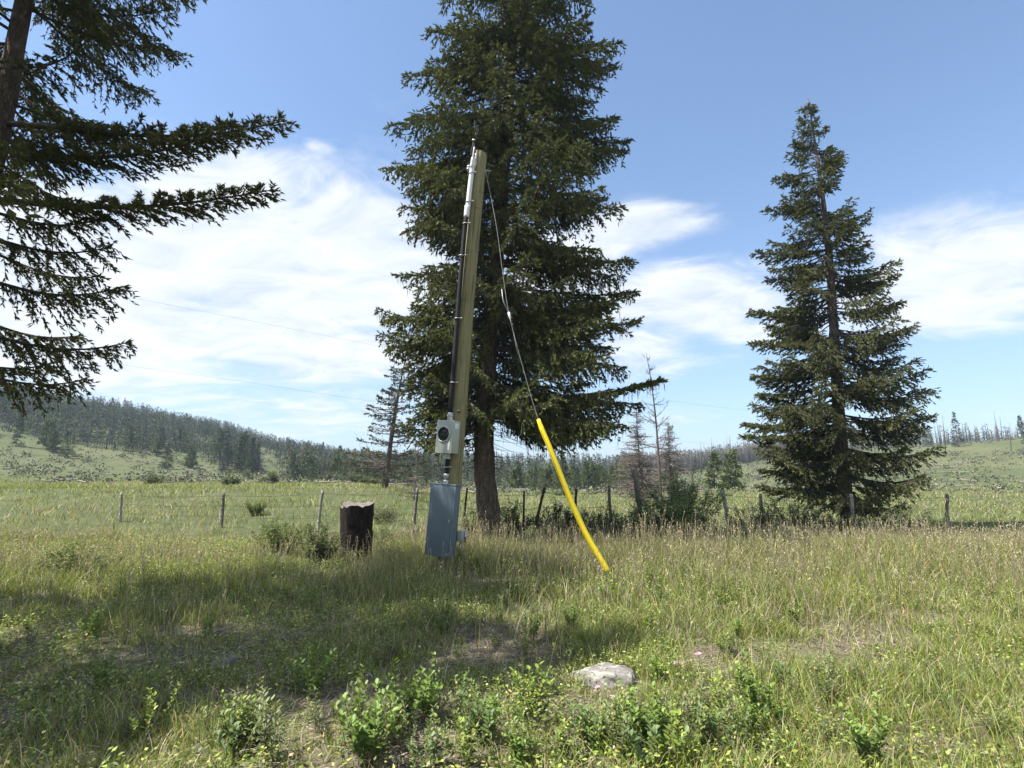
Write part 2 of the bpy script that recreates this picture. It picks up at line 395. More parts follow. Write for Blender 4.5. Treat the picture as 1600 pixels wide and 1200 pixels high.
# ------------------------------------------------------------------ conifers
def path_interp(pts, t):
    pts = np.asarray(pts); s = np.linspace(0, 1, len(pts))
    return np.stack([np.interp(t, s, pts[:, i]) for i in range(3)], -1)
def spruce_branch(base, tip, r, out, dens=1.0, sag=.10, shoot=.085, wfac=.32, droop=.3, bare=.22, upt=.5):
    """one limb with flat sprays of branchlets; adds wood segments and shoots to out"""
    base = np.array(base, float); tip = np.array(tip, float)
    L = np.linalg.norm(tip-base)
    t = np.linspace(0, 1, 9)[:, None]
    ctr = base+(tip-base)*t
    ctr[:, 2] += -sag*L*np.sin(t[:, 0]*math.pi)*(.6+.8*t[:, 0])
    side = norm(np.cross(tip-base, [0, 0, 1.])[None])[0]
    ctr += side*(np.sin(t*3+r.uniform(0, 6))*.04*L*t)
    ra = .008+.011*L*(1-t[:, 0])
    out['wA'].append(ctr[:-1]); out['wB'].append(ctr[1:]); out['ra'].append(ra[:-1]); out['rb'].append(ra[1:])
    nb = max(4, int(L/.10*dens))
    tt = bare+(1-bare)*(np.arange(nb)+r.random(nb)*.8)/nb
    Pb = path_interp(ctr, tt); T = norm(path_interp(ctr, np.minimum(tt+.03, 1))-path_interp(ctr, np.maximum(tt-.03, 0)))
    for sg in (-1, 1):
        keep = r.random(nb) < .93
        bl = (wfac*L*(1-tt)**.75*(.55+.6*r.random(nb))+.12+.1*r.random(nb))*np.minimum(1, .35+1.6*(tt-bare+.12))
        bl = np.minimum(bl, 1.15)
        d = T*(.62+.3*r.random((nb, 1)))+side*sg*(.75+.3*r.random((nb, 1)))
        d[:, 2] += -droop*(.2+1.1*r.random(nb))+.16*tt*upt
        d += r.normal(0, .12, (nb, 3)); d = norm(d)
        A = Pb[keep]; D = d[keep]; l = bl[keep]
        # 2-piece drooping branchlet
        mid = A+D*l[:, None]*.5; e = A+D*l[:, None]; e[:, 2] -= l*droop*.35
        out['wA'] += [A, mid]; out['wB'] += [mid, e]; out['ra'] += [np.full(len(A), .005), np.full(len(A), .0035)]; out['rb'] += [np.full(len(A), .0035), np.full(len(A), .002)]
        ns = np.maximum(2, (l/(shoot*.52)*dens).astype(int)); idx = np.repeat(np.arange(len(A)), ns)
        u = r.random(len(idx))**.85
        q = np.where(u[:, None] < .5, A[idx]+(mid-A)[idx]*u[:, None]*2, mid[idx]+(e-mid)[idx]*(u[:, None]*2-1))
        s2 = norm(np.cross(D[idx], [0, 0, 1.])); sg2 = np.where(r.random(len(idx)) < .5, -1, 1)[:, None]
        sd_ = D[idx]*(.55+.4*r.random((len(idx), 1)))+s2*sg2*(.75*r.random((len(idx), 1)))+r.normal(0, .26, (len(idx), 3))
        sd_[:, 2] += -.28*droop-.34*(r.random(len(idx)) < .33)+.10*upt
        out['sP'].append(q); out['sD'].append(norm(sd_)); out['sL'].append(shoot*(.7+.7*r.random(len(idx))))
        out['sT'].append(np.clip(tt[keep][idx]*.6+u*.4, 0, 1))
    # leader at the tip
    k = 9
    q = path_interp(ctr, 1-.16*r.random(k)); dd = T[-1]+r.normal(0, .35, (k, 3)); dd[:, 2] += .2
    out['sP'].append(q); out['sD'].append(norm(dd)); out['sL'].append(shoot*(1+.5*r.random(k))); out['sT'].append(np.ones(k))
def newout(): return dict(wA=[], wB=[], ra=[], rb=[], sP=[], sD=[], sL=[], sT=[])
def make_shoots(g, o, r, wid=.03, needles=0, base=(.045, .060, .025), tipc=(.17, .18, .06)):
    Pn = np.concatenate(o['sP']); D = np.concatenate(o['sD']); L = np.concatenate(o['sL']); T = np.concatenate(o['sT'])
    n = len(Pn)
    clump = vnoise(Pn[:, 0]+Pn[:, 2]*.7, Pn[:, 1]-Pn[:, 2]*.5, 1.4, 3)
    mixv = np.clip(.16+.45*clump*T+.30*r.random(n)*T, 0, 1)[:, None]
    C = np.array(base)*(1-mixv)+np.array(tipc)*mixv  # outer shoots blended to a yellower tip colour as painted sunlit highlights
    br = r.random(n) < .045; C[br] = np.array([.105, .068, .038])*(.7+.5*r.random((br.sum(), 1)))
    C *= (.8+.4*r.random((n, 1)))
    a, b_ = perp(D)
    ph = r.random(n)*math.pi
    for q in range(2 if needles else 3):
        th = ph+q*math.pi/(2 if needles else 3)
        s = a*np.cos(th)[:, None]+b_*np.sin(th)[:, None]
        wq = (wid*(.62 if needles else 1))*(.75+.5*r.random(n))
        v0 = Pn; v1 = Pn+D*(L*.35)[:, None]+s*wq[:, None]*.5; v2 = Pn+D*L[:, None]; v3 = Pn+D*(L*.5)[:, None]-s*wq[:, None]*.5
        g.add(np.stack([v0, v1, v2, v3], 1).reshape(-1, 3), np.arange(n)[:, None]*4+np.arange(4), np.repeat(C, 4, 0))
    for q in range(needles):
        th = ph+q*2.4+r.random(n)*.5; u = (q+.3)/needles*.95
        s = a*np.cos(th)[:, None]+b_*np.sin(th)[:, None]; t_ = np.cross(D, s)
        p0 = Pn+D*(L*u)[:, None]; nl = wid*(.62+.3*r.random(n))
        tipn = p0+(s*.8+D*.75)*nl[:, None]
        wv = t_*(wid*.085)
        g.add(np.stack([p0-wv, p0+wv, tipn], 1).reshape(-1, 3), np.arange(n)[:, None]*3+np.arange(3), np.repeat(C*1.05, 3, 0))
    return n
def wood(g, o, col=(.075, .062, .055)):
    add_segs(g, np.concatenate(o['wA']), np.concatenate(o['wB']), np.concatenate(o['ra']), np.concatenate(o['rb']), np.array(col), 4)
def lichen(g, pts, r, n, lmin=.06, lmax=.3, col=(.06, .062, .042)):
    i = r.integers(0, len(pts), n); A = pts[i]+r.normal(0, .03, (n, 3)); L = lmin+(lmax-lmin)*r.random(n)**2
    B = A.copy(); B[:, 2] -= L; B[:, :2] += r.normal(0, .03, (n, 2))
    add_leaves(g, A, B-A, norm(r.normal(0, 1, (n, 3))), L, .012+.012*r.random(n), np.array(col)*(.5+1.0*r.random((n, 1))), shape='d')

# --- the big spruce behind the pole
TY = 14.0
tp = [P(768, 838, TY), P(764, 800, TY), P(757, 740, TY), P(755, 660, TY), P(762, 560, TY), P(772, 440, TY), P(784, 300, TY), P(795, 150, TY), P(806, 0, TY)]
tp[0].z = float(gz(tp[0].x, tp[0].y))-.15
top = Vector((tp[-1].x+.12, TY, 22.5)); tp.append((tp[-1]+top)/2); tp.append(top)
tz = np.array([p.z for p in tp]); tx = np.array([p.x for p in tp])
spr = empty('spruce_tree', (tp[1].x, TY, tp[0].z+.15), 'big dark spruce with drooping limbs right behind the wooden pole', 'tree')
ox, oy, oz = spr.location
def trunkpt(z): return np.array([np.interp(z, tz, tx), TY, z])
zz = np.concatenate([np.linspace(tz[0], 3, 26), np.linspace(3.2, 22.5, 50)])
rad = np.interp(zz, [0, .25, .7, 1.6, 4, 9, 15, 22.5], [.42, .33, .285, .262, .235, .185, .12, .012])
g = Geo(); pts = np.array([trunkpt(z) for z in zz])-np.array([ox, oy, oz])
add_tube(g, pts, rad, 26, True, .045, 5)
g.build('trunk', M_bark, spr, True)
r = np.random.default_rng(21); o = newout(); inner = []
def addb(tipx, tipy, tY, drop=None, **k):
    tip = np.array(P(tipx, tipy, tY)); hl = math.hypot(tip[0]-tx[4], tY-TY)
    z0 = tip[2]+(drop if drop is not None else hl*.02)
    spruce_branch(trunkpt(z0)-[ox, oy, oz], tip-[ox, oy, oz], r, o, **k)
left = [(690, 8, .6), (668, 52, .1), (634, 116, .2), (610, 200, .15), (604, 266, .25), (640, 300, .7), (636, 366, .3), (628, 432, .1), (602, 497, .15), (606, 545, .5),
        (640, 590, .6), (640, 655, .35), (655, 690, .4), (668, 105, -.2), (640, 235, .1), (650, 325, .2), (650, 470, .2), (630, 612, .25), (618, 520, -.1)]
right = [(917, 10, -.1), (922, 36, -.3), (970, 70, -.2), (965, 104, -.05), (943, 134, .15), (890, 172, .3), (965, 184, -.2), (985, 216, -.1), (978, 235, .25), (943, 292, 0.), (970, 320, .05),
         (940, 392, .2), (985, 410, -.25), (998, 452, -.35), (998, 498, -.1), (962, 475, .2), (975, 572, .1), (950, 545, .3), (1032, 596, .05), (1000, 632, .1), (960, 648, .15), (975, 664, .3), (920, 655, .3), (930, 620, .3), (880, 660, .25)]
for (a, b_, dr) in left+right:
    yv = TY+r.uniform(-1.3, 1.0)
    if (a, b_) == (1032, 596): addb(a, b_, TY-.9, -.4, dens=1.3, sag=.03, upt=1.1, wfac=.13, bare=.62, shoot=.11); continue
    for _ in range(2):
        a2 = a+(792-a)*r.uniform(.08, .32); addb(a2, b_+r.uniform(-26, 30), TY+r.uniform(-1.8, 1.2), dr+r.uniform(-.2, .6), dens=1.1, sag=r.uniform(-.03, .08), upt=r.uniform(.4, 1.2), droop=r.uniform(.5, 1.0), wfac=r.uniform(.34, .46), shoot=.105)
    addb(a, b_, yv, dr+r.uniform(-.1, .45), dens=1.2, sag=r.uniform(-.03, .09), upt=r.uniform(.4, 1.1), droop=r.uniform(.4, .9), wfac=r.uniform(.30, .42), shoot=.105)
# envelope of the rest of the crown
def renv(z): return np.interp(z, [2.3, 3.2, 5, 8, 11, 14, 17, 20, 22.5], [1.9, 2.9, 3.25, 3.05, 2.85, 2.45, 1.85, 1.05, .15])
for zq in np.arange(2.95, 22.2, .058):
    th = r.uniform(0, 2*math.pi)
    Lh = renv(zq)*r.uniform(.34, .98)*(.72+.5*vnoise(zq*.9, th*.95, 1, 6))
    if abs(math.cos(th)) > .8: Lh *= .86
    if zq < 3.2 and r.random() < .35: continue
    up = r.uniform(.05, .3)+(.35 if zq > 17 else 0)
    z0 = zq+(.10*Lh if zq < 12 else -.05*Lh)+.0
    tip = trunkpt(zq)+np.array([math.cos(th)*Lh, math.sin(th)*Lh, up*Lh*.25])
    spruce_branch(trunkpt(z0)-[ox, oy, oz], tip-[ox, oy, oz], r, o, dens=1.0, sag=.10, upt=.8, droop=.75, wfac=.38, bare=.16, shoot=.10)
g = Geo(); nsh = make_shoots(g, o, r, .070, 5, (.044, .060, .022), (.20, .22, .068))
print('big spruce shoots', nsh)
g.build('crown', M_spruce, spr)
g = Geo(); wood(g, o)
# bare dead twigs near the trunk
n_ = 900; zq = r.uniform(1.9, 14, n_); th = r.uniform(0, 6.28, n_); rr_ = r.uniform(.1, 1.2, n_)
A = np.stack([np.interp(zq, tz, tx)+np.cos(th)*rr_*.3, TY+np.sin(th)*rr_*.3, zq], 1)-[ox, oy, oz]
B = A+np.stack([np.cos(th)*rr_, np.sin(th)*rr_, r.uniform(-.5, .05, n_)*rr_], 1)
add_segs(g, A, B, .007, .002, np.array([.07, .06, .055]))
g.build('branches', M_twig, spr)
g = Geo(); Q = np.concatenate(o['sP']); Q = Q[(Q[:, 2] < 9.5)]
lichen(g, Q, r, 15000, .06, .42); lichen(g, B, r, 1500, .05, .3)
lo = g.build('hanging_lichen', M_twig, spr); lo['kind'] = 'stuff'

# --- generic spruce for the two trees at the picture edges
def edge_spruce(name, label, base, H, env, seed, tips=(), zlow=2.4, dens=1.0, shoot=.085, wid=.034, needles=0, step=.11, tr=.2, droop=.35, name_w=True):
    r = np.random.default_rng(seed)
    root = empty(name, base, label, 'tree'); o = newout()
    zz = np.concatenate([np.linspace(-.15, 2.5, 14), np.linspace(2.8, H, 30)])
    bend = lambda z: np.array([.10*math.sin(z*.35+seed), .08*math.sin(z*.28+seed*2), z])
    g = Geo(); add_tube(g, [bend(z)-np.array([bend(0)[0], bend(0)[1], 0]) for z in zz], np.interp(zz, [-.2, .5, H*.4, H], [tr*1.45, tr, tr*.7, .012]), 18, True, .05, seed)
    g.build('trunk', M_bark, root, True)
    for zq in np.arange(zlow, H-.25, step):
        th = r.uniform(0, 2*math.pi); Lh = env(zq)*r.uniform(.55, 1.0)
        z0 = zq+(.08*Lh if zq < H*.6 else -.1*Lh)
        tip = bend(zq)+np.array([math.cos(th)*Lh, math.sin(th)*Lh, .06*Lh])
        spruce_branch(bend(z0), tip, r, o, dens=dens, sag=.10, upt=.9, droop=droop, wfac=.40, shoot=shoot)
    bz = np.array(base)
    for (px, py, Y, dz) in tips:
        tip = np.array(P(px, py, Y))-bz; z0 = tip[2]+dz
        spruce_branch(bend(z0), tip, r, o, dens=dens*1.25, sag=.05, upt=1.0, droop=.3, wfac=.36 if name_w else .13, shoot=shoot)
    g = Geo(); n_ = make_shoots(g, o, r, wid*1.1, max(needles, 4)); print(name, n_)
    g.build('crown', M_spruce, root)
    g = Geo(); wood(g, o); g.build('branches', M_twig, root)
    g = Geo(); Q = np.concatenate(o['sP']); lichen(g, Q, r, 1200, .04, .2)
    l_ = g.build('hanging_lichen', M_twig, root); l_['kind'] = 'stuff'
    return root
# right edge
b0 = on(1312, 20.0)
envR = lambda z: np.interp(z, [.6, 2, 4, 7, 10, 13, 16.6], [2.2, 3.0, 3.1, 2.7, 2.1, 1.4, .2])
tipsR = [(1244, 226, 20, .3), (1200, 326, 20, .2), (1180, 396, 19.7, .2), (1175, 485, 20, .1), (1174, 535, 19.5, .25), (1175, 588, 20, .4), (1162, 662, 19.6, .35), (1166, 680, 19.2, .4), (1190, 735, 19.5, .3), (1200, 435, 20, .1),
         (1192, 615, 19.8, .4), (1188, 760, 19.2, .1), (1210, 280, 20, .2)]
edge_spruce('spruce_tree', 'tall green spruce at the right side with full low limbs', b0, 16.8, envR, 4, tipsR, .8, 1.15, .12, .066, 0, .066, .24, .7)
# left edge
b1 = on(-95, 7.2)
envL = lambda z: np.interp(z, [2.6, 4, 7, 8.6, 10, 13, 15.6], [1.9, 2.1, 2.0, 2.3, 2.9, 2.0, .1])  # crown widened high up, out of view, to throw more shade
tipsL = [(443, 180, 6.9, .05), (430, 302, 6.9, .05), (372, 196, 6.6, -.1), ]
edge_spruce('spruce_tree', 'near spruce at the left whose branch tips reach into the open sky', b1, 16, envL, 11, tipsL, 3.0, 1.45, .07, .036, 8, .12, .19, .8, False)
# one more left of the camera: throws the shade over the front of the meadow
b2 = Vector((-6.4, 3.7, float(gz(-6.4, 3.7))))
envB = lambda z: np.interp(z, [3, 5, 9, 13.5], [2.0, 2.3, 1.8, .1])
edge_spruce('spruce_tree', 'spruce beside the camera beyond the left border', b2, 13.5, envB, 15, (), 3.2, 1.0, .12, .09, 0, .085, .17, .7)

# ------------------------------------------------------------------ dying and dead trees in the middle distance
def snag(name, label, base, H, tr, seed, nbr=60, lmax=1.6, zlow=.25, up=.35, mat=None, foliage=0.0, bend=.15, lean=0.0, tw=1.0, cat='tree', group=None, col=(.17, .15, .14), taper=.9, fork=False, fcol=None, curve=.25):
    r = np.random.default_rng(seed); root = empty(name, base, label, cat, group)
    zz = np.linspace(-.1, H, 26); f = lambda z: np.stack([bend*np.sin(z/H*2.6+seed)-bend*np.sin(seed)+lean*z, bend*.6*np.sin(z/H*3.3), z], -1)
    g = Geo(); add_tube(g, f(zz), np.interp(zz, [0, H*.1, H], [tr*1.3, tr, .012]), 9, True, .06, seed)
    g.build('trunk', mat or M_deadbark, root, True)
    o = newout(); g = Geo()
    zb = np.sort(r.uniform(zlow*H, H*.97, nbr)); th = r.uniform(0, 6.28, nbr)
    for z, t in zip(zb, th):
        Lb = lmax*(1-(z/H)*taper)*r.uniform(.45, 1.05)
        p0 = f(np.array(z)); d = np.array([math.cos(t), math.sin(t), up*r.uniform(-.6, 1)])
        q = [p0+d*Lb*s+np.array([0, 0, curve*Lb*s*s]) for s in (0, .25, .5, .75, 1)]
        q = np.array(q); q[1:] += r.normal(0, .03*Lb, (4, 3))
        ra = np.array([.024, .020, .016, .012, .008])*(.5+Lb*.5)*tw**.5
        add_segs(g, q[:-1], q[1:], ra[:-1], ra[1:], np.array(col)*r.uniform(.7, 1.2), 4)
        nt = int(5+Lb*9); u = r.random(nt); A = path_interp(q, u); dd = norm(np.array([d])*.6+r.normal(0, .6, (nt, 3)))
        B = A+dd*(.12+.25*Lb*r.random((nt, 1)))
        add_segs(g, A, B, .009*tw, .005*tw, np.array(col)*r.uniform(.6, 1.1))
        if foliage and r.random() < foliage:
            spruce_branch(p0, q[-1], r, o, dens=.42, sag=.03, wfac=.26, shoot=.15, upt=.8, droop=.3, bare=.35)
    g.build('branches', M_twig, root)
    if o['sP']:
        g = Geo(); make_shoots(g, o, r, .08, 0, *(fcol or ((.07, .085, .045), (.16, .17, .085)))); g.build('crown', M_spruce, root)
    return root
snag('dying_spruce', 'half dead thin spruce with a leaning trunk left of the big spruce', on(604, 38.0, -.1), 9.6, .20, 3, 120, 3.4, .05, -.1, M_bark, .95, .25, lean=.15, col=(.12, .10, .09), taper=.8, curve=.12)
snag('dead_tree', 'tall bare leaning snag with thin forked top between the two grey conifers', on(1028, 38.0), 10.4, .10, 6, 44, 2.4, .28, .5, M_bark, 0, .45, lean=-.10, col=(.11, .095, .085), curve=.5)
snag('dead_conifer', 'bare grey brown conifer with dense twigs left of the leaning snag', on(1000, 44.0), 7.2, .09, 8, 210, 3.0, .03, .0, M_bark, 0, .12, tw=1.5, col=(.17, .135, .12), curve=.05)
snag('dead_conifer', 'bare grey conifer with a pointed top right of the leaning snag', on(1046, 46.0), 6.6, .09, 9, 190, 2.9, .04, .0, M_bark, 0, .08, tw=1.5, col=(.21, .18, .165), curve=.05)
snag('dead_conifer', 'small bare dead conifer behind the meter box left of the pole', on(650, 30.0), 2.7, .05, 12, 46, 1.2, .05, .25, None, 0, .05, col=(.14, .125, .11), curve=.1)

# far tree templates --------------------------------------------------------
def far_tree_geo(seed, H, R, n, base, tipc, pine=False, zlow=.06, lf=1.0):
    r = np.random.default_rng(seed); g = Geo()
    add_tube(g, [(0, 0, -.2), (0, 0, H*.5), (0, 0, H*.97)], [H*.010, H*.007, .004], 4, True, col=np.array([.07, .06, .05]))
    nb = 120 if not pine else 60
    bz_ = zlow+(1-zlow)*np.sort(r.random(nb))**(1.25); bth = r.uniform(0, 6.28, nb)
    bl = R*((1-bz_)**(.85 if not pine else .55)*(.62+.45*r.random(nb))+.03)
    i = r.integers(0, nb, n); u = r.random(n)**.6
    x = np.cos(bth[i])*bl[i]*u; y = np.sin(bth[i])*bl[i]*u
    z = bz_[i]*H*.98+(-.10+.24*pine)*bl[i]*u+r.normal(0, .018*H*.5, n)
    Pn = np.stack([x, y, z], 1)+r.normal(0, R*.05, (n, 3))
    D = np.stack([np.cos(bth[i]), np.sin(bth[i]), np.full(n, -.1+.5*pine)], 1)+r.normal(0, .55, (n, 3))
    mixv = np.clip(.2+.5*u*r.random(n)+.3*vnoise(x*1.5+z, y*1.5-z), 0, 1)[:, None]
    C = (np.array(base)*(1-mixv)+np.array(tipc)*mixv)*(.75+.5*r.random((n, 1)))
    sz = H*(.035 if not pine else .04)*lf
    add_leaves(g, Pn, D, norm(r.normal(0, 1, (n, 3))), sz*(.8+.8*r.random(n)), sz*.55, C, shape='d')
    # leader
    add_leaves(g, np.array([[0, 0, H*(.9+.02*q)] for q in range(5)]), np.array([[.1*math.cos(q), .1*math.sin(q), 1] for q in range(5)]), np.tile([[1., 0, 0]], (5, 1)), H*.04, H*.012, np.array(base), shape='d')
    return g
def snag_geo(seed, H, nbr=26, col=(.115, .10, .095), lm=.09):
    r = np.random.default_rng(seed); g = Geo(); lean = r.normal(0, .03)
    add_tube(g, [(0, 0, -.3), (lean*H*.5, 0, H*.5), (lean*H, 0, H)], [H*.014, H*.010, H*.003], 5, True, col=np.array(col)*.8)
    z = r.uniform(.22, .97, nbr)*H; th = r.uniform(0, 6.28, nbr); L = H*lm*(1.15-z/H)*r.uniform(.4, 1.2, nbr)
    A = np.stack([lean*z, 0*z, z], 1); B = A+np.stack([np.cos(th)*L, np.sin(th)*L, L*r.uniform(-.3, .4, nbr)], 1)
    add_segs(g, A, B, H*.0028, H*.001, np.array(col))
    return g
GREEN = ((.034, .052, .024), (.085, .11, .045)); OLIVE = ((.045, .062, .026), (.115, .13, .05)); GREYG = ((.05, .058, .045), (.10, .105, .08)); PINE = ((.055, .078, .026), (.14, .165, .055))
def cut(o):  # template meshes are kept, their object moved on first use
    COL.objects.unlink(o); return o
T = {}
for q in range(3):
    T['spruce', q] = cut(far_tree_geo(100+q, 1, .20+.03*q, 1500, *GREEN).build('conifer', M_far))
    T['olive', q] = cut(far_tree_geo(110+q, 1, .25+.03*q, 1300, *OLIVE).build('conifer', M_far))
    T['grey', q] = cut(far_tree_geo(120+q, 1, .17, 900, *GREYG).build('conifer', M_far))
    T['pine', q] = cut(far_tree_geo(130+q, 1, .33, 2600, *PINE, pine=True, zlow=.06, lf=1.3).build('pine', M_far))
    T['snag', q] = cut(snag_geo(140+q, 1).build('dead_conifer', M_twig))
    T['pole', q] = cut(snag_geo(150+q, 1, 10, (.12, .105, .10), .05).build('dead_conifer', M_twig))
r = np.random.default_rng(77)
def far_tree(kind, x, y, H, label, group, cat='tree', name=None):
    c = T[kind, int(r.integers(0, 3))].copy(); COL.objects.link(c)
    if name: c.name = name
    c.location = (x, y, float(gz(x, y))-.05); c.rotation_euler = (r.normal(0, .03), r.normal(0, .03), r.uniform(0, 6.28))
    wv = r.uniform(.85, 1.15); c.scale = (H*wv, H*wv, H)
    tag(c, label, cat, group); return c
def xy(px, Yd): p = on(px, Yd); return p.x, p.y
# singled out trees at the far side of the meadow
for (px, d, H, k, lab, nm) in [
    (882, 84, 5.9, 'spruce', 'dark pointed spruce, tallest at the far side of the meadow right of the big trunk', 'far_spruce'),
    (896, 78, 4.5, 'spruce', 'wide dark young spruce just behind the fence post right of the yellow guard', 'far_spruce'),
    (917, 90, 4.4, 'spruce', 'narrow dark spruce right of the wide young one', 'far_spruce'),
    (1111, 78, 5.4, 'pine', 'left one of two green pines right of the dead trees', 'far_pine'),
    (1138, 76, 5.8, 'pine', 'right one of two green pines, broader and taller', 'far_pine'),
    (845, 82, 3.4, 'olive', 'bright green young conifer left of the yellow guard', 'far_conifer'),
    (808, 95, 5.6, 'grey', 'greyish narrow conifer standing above the young trees right of the big trunk', 'far_conifer'),
    (967, 84, 3.6, 'olive', 'olive young conifer left of the grey dead conifers', 'far_conifer'),
    (940, 88, 4.0, 'olive', 'tall olive conifer left of the olive young one near the dead conifers', 'far_conifer'),
    (490, 72, 2.3, 'olive', 'small round conifer standing alone in the meadow above the stump', 'far_conifer'),
    (690, 60, 3.0, 'grey', 'low grey green conifer seen just left of the pole', 'far_conifer'),
    (640, 55, 2.3, 'spruce', 'low dark conifer behind the half dead spruce', 'far_conifer')]:
    far_tree(k, *xy(px, d), H, lab, None, name=nm)
cnt = {}
def scatter(n, pxr, dr, Hr, kinds, label, group, keep=None, name=None):
    c_ = 0; tries = 0
    while c_ < n and tries < n*30:
        tries += 1
        px = r.uniform(*pxr); d = r.uniform(*dr); x, y = xy(px, d)
        if keep and not keep(px, d, x, y): continue
        k = kinds[int(r.integers(0, len(kinds)))]
        far_tree(k, x, y, r.uniform(*Hr), label, group, name=name); c_ += 1
clear = lambda px, d, x, y: not (405 < px < 455 and d < 170) and not (250 < px < 440 and d < 128) and vnoise(x, y, .03, 40) > .28
scatter(130, (-80, 690), (128, 262), (4.0, 7.0), ['spruce', 'spruce', 'olive', 'grey', 'grey'], 'conifer of the dense wood on the hillside at the left', 'conifers on the left hillside', clear, 'hillside_conifer')
scatter(22, (345, 408), (112, 132), (5.6, 8.0), ['spruce', 'spruce', 'grey'], 'dark spruce in the clump at the foot of the left hill', 'spruces in the clump on the left hill', None, 'clump_spruce')
scatter(60, (455, 700), (88, 140), (2.4, 5.4), ['spruce', 'olive', 'olive', 'pine'], 'green conifer at the edge of the left wood above the stump', 'conifers at the edge of the left wood', None, 'edge_conifer')
scatter(26, (-80, 330), (100, 145), (4.0, 7.0), ['spruce', 'olive', 'pine'], 'green conifer low on the hill beyond the left spruce', 'conifers low on the left hill', None, 'low_conifer')
scatter(60, (770, 985), (88, 120), (3.0, 4.8), ['olive', 'pine', 'olive', 'spruce'], 'young green conifer in the thicket along the far side of the meadow', 'young conifers across the meadow', None, 'young_conifer')
scatter(80, (700, 1010), (150, 255), (5.0, 8.0), ['spruce', 'grey', 'grey', 'snag'], 'tall conifer in the wood behind the young trees across the meadow', 'conifers of the wood across the meadow', None, 'wood_conifer')
scatter(110, (985, 1290), (175, 262), (6.0, 10.5), ['snag', 'pole', 'pole'], 'bare burnt trunk standing on the ridge at the right', 'burnt trunks on the right ridge', None, 'burnt_snag')
scatter(22, (1050, 1330), (110, 190), (4.0, 8.5), ['pole', 'snag', 'pole'], 'bare burnt trunk standing on the grassy slope at the right', 'burnt trunks on the right slope', None, 'burnt_snag')
scatter(26, (1290, 1680), (120, 260), (6.0, 10.0), ['snag', 'spruce', 'grey', 'pole'], 'tree on the slope behind the spruce at the right side', 'trees on the slope behind the right spruce', None, 'slope_tree')
# the far wood that reads as one mass
g = Geo(); r = np.random.default_rng(5)
tmpl = [far_tree_geo(200+q, 1, .25, 84, *(GREYG if q == 1 else GREEN), lf=1.75) for q in range(4)]+[snag_geo(220+q, 1, 9) for q in range(3)]
tm = []
for t_ in tmpl: tm.append((np.concatenate(t_.V), {k: (np.concatenate(v) if v else None) for k, v in t_.F.items()}, np.concatenate(t_.C)))
nn = 0
while nn < 12500:
    px = (lambda q_: r.uniform(-100, 700) if q_ < .5 else (r.uniform(960, 1300) if q_ < .68 else r.uniform(-250, 1850)))(r.random()); d = math.sqrt(r.uniform(95**2, 285**2)) if px < 1000 else r.uniform(203, 285)
    p = on(px, d); f_snag = .12 if px < 640 else (.14 if px < 1000 else .72)
    jx = px+22*(vnoise(d*.12, px*.02)-.5)+r.normal(0, 5)
    if 250 < jx < 436 and d < 128+r.normal(0, 4): continue
    if 405 < jx < 455 and d < 185+r.normal(0, 8): continue
    if 640 < px < 1000 and d < 125: continue
    if px < 250 and d < 120: continue
    if px < 700 and vnoise(p.x, p.y, .03, 40) < .12: continue
    q = int(r.integers(4, 7)) if r.random() < f_snag else int(r.integers(0, 4))
    H = r.uniform(5.0, 8.6) if px > 640 else r.uniform(3.2, 6.2)
    Vt, Ft, Ct = tm[q]; a_ = r.uniform(0, 6.28); ca, sa = math.cos(a_), math.sin(a_); kx = H*1.1*(2.2 if q >= 4 else 1.0)
    if q >= 4: kx = H*1.6
    Vn = np.stack([(Vt[:, 0]*ca-Vt[:, 1]*sa)*kx+p.x, (Vt[:, 0]*sa+Vt[:, 1]*ca)*kx+p.y, Vt[:, 2]*H+p.z], 1)
    n0 = g.n; g.add(Vn, np.zeros((0, 4)), Ct*r.uniform(.8, 1.2))
    for k_ in (3, 4):
        if Ft[k_] is not None: g.F[k_].append(Ft[k_]+n0)
    nn += 1
tag(g.build('distant_forest', M_far), 'far conifer wood covering the hills behind the meadow', 'forest', None, 'stuff')

# low scrub and dead brush on the slopes
g = Geo(); r = np.random.default_rng(66); nc_ = 16000
pxs = r.uniform(-300, 1950, nc_); ds = np.sqrt(r.uniform(60**2, 275**2, nc_)); xs = (pxs-800)/FPX*ds/math.cos(PITCH)*.985; ys = ds
k_ = (fbm(xs, ys, .05, 14, 3)+.25*r.random(nc_)) > .50; xs = xs[k_]; ys = ys[k_]; nc_ = len(xs); i_ = np.repeat(np.arange(nc_), 16); n_ = len(i_)
sw = (r.uniform(.25, 1.3, nc_))[i_]; hh = sw*r.uniform(.25, .9, nc_)[i_]
Q = np.stack([xs[i_]+r.normal(0, .42, n_)*sw, ys[i_]+r.normal(0, .42, n_)*sw, gz(xs, ys)[i_]+hh*r.random(n_)], 1)
pal = np.array([[.06, .085, .035], [.09, .115, .05], [.13, .14, .075], [.20, .18, .11], [.11, .10, .085]]); C = pal[r.integers(0, 5, nc_)][i_]*r.uniform(.65, 1.25, (n_, 1))
add_leaves(g, Q, norm(r.normal(0, 1, (n_, 3))+[0, 0, .5]), norm(r.normal(0, 1, (n_, 3))), .34*(.5+.5*sw), .2*(.5+.5*sw), C, shape='d')
A = np.stack([xs[::6], ys[::6], gz(xs[::6], ys[::6])+.15], 1); B = A+norm(r.normal(0, 1, A.shape)*[1, .6, .06])*r.uniform(1, 4, (len(A), 1)); B[:, 2] = gz(B[:, 0], B[:, 1])+.3
add_segs(g, A, B, .09, .05, np.array([.24, .22, .20]))
tag(g.build('hillside_scrub', M_far), 'low scrub and fallen dead brush scattered over the slopes', 'scrub', None, 'stuff')

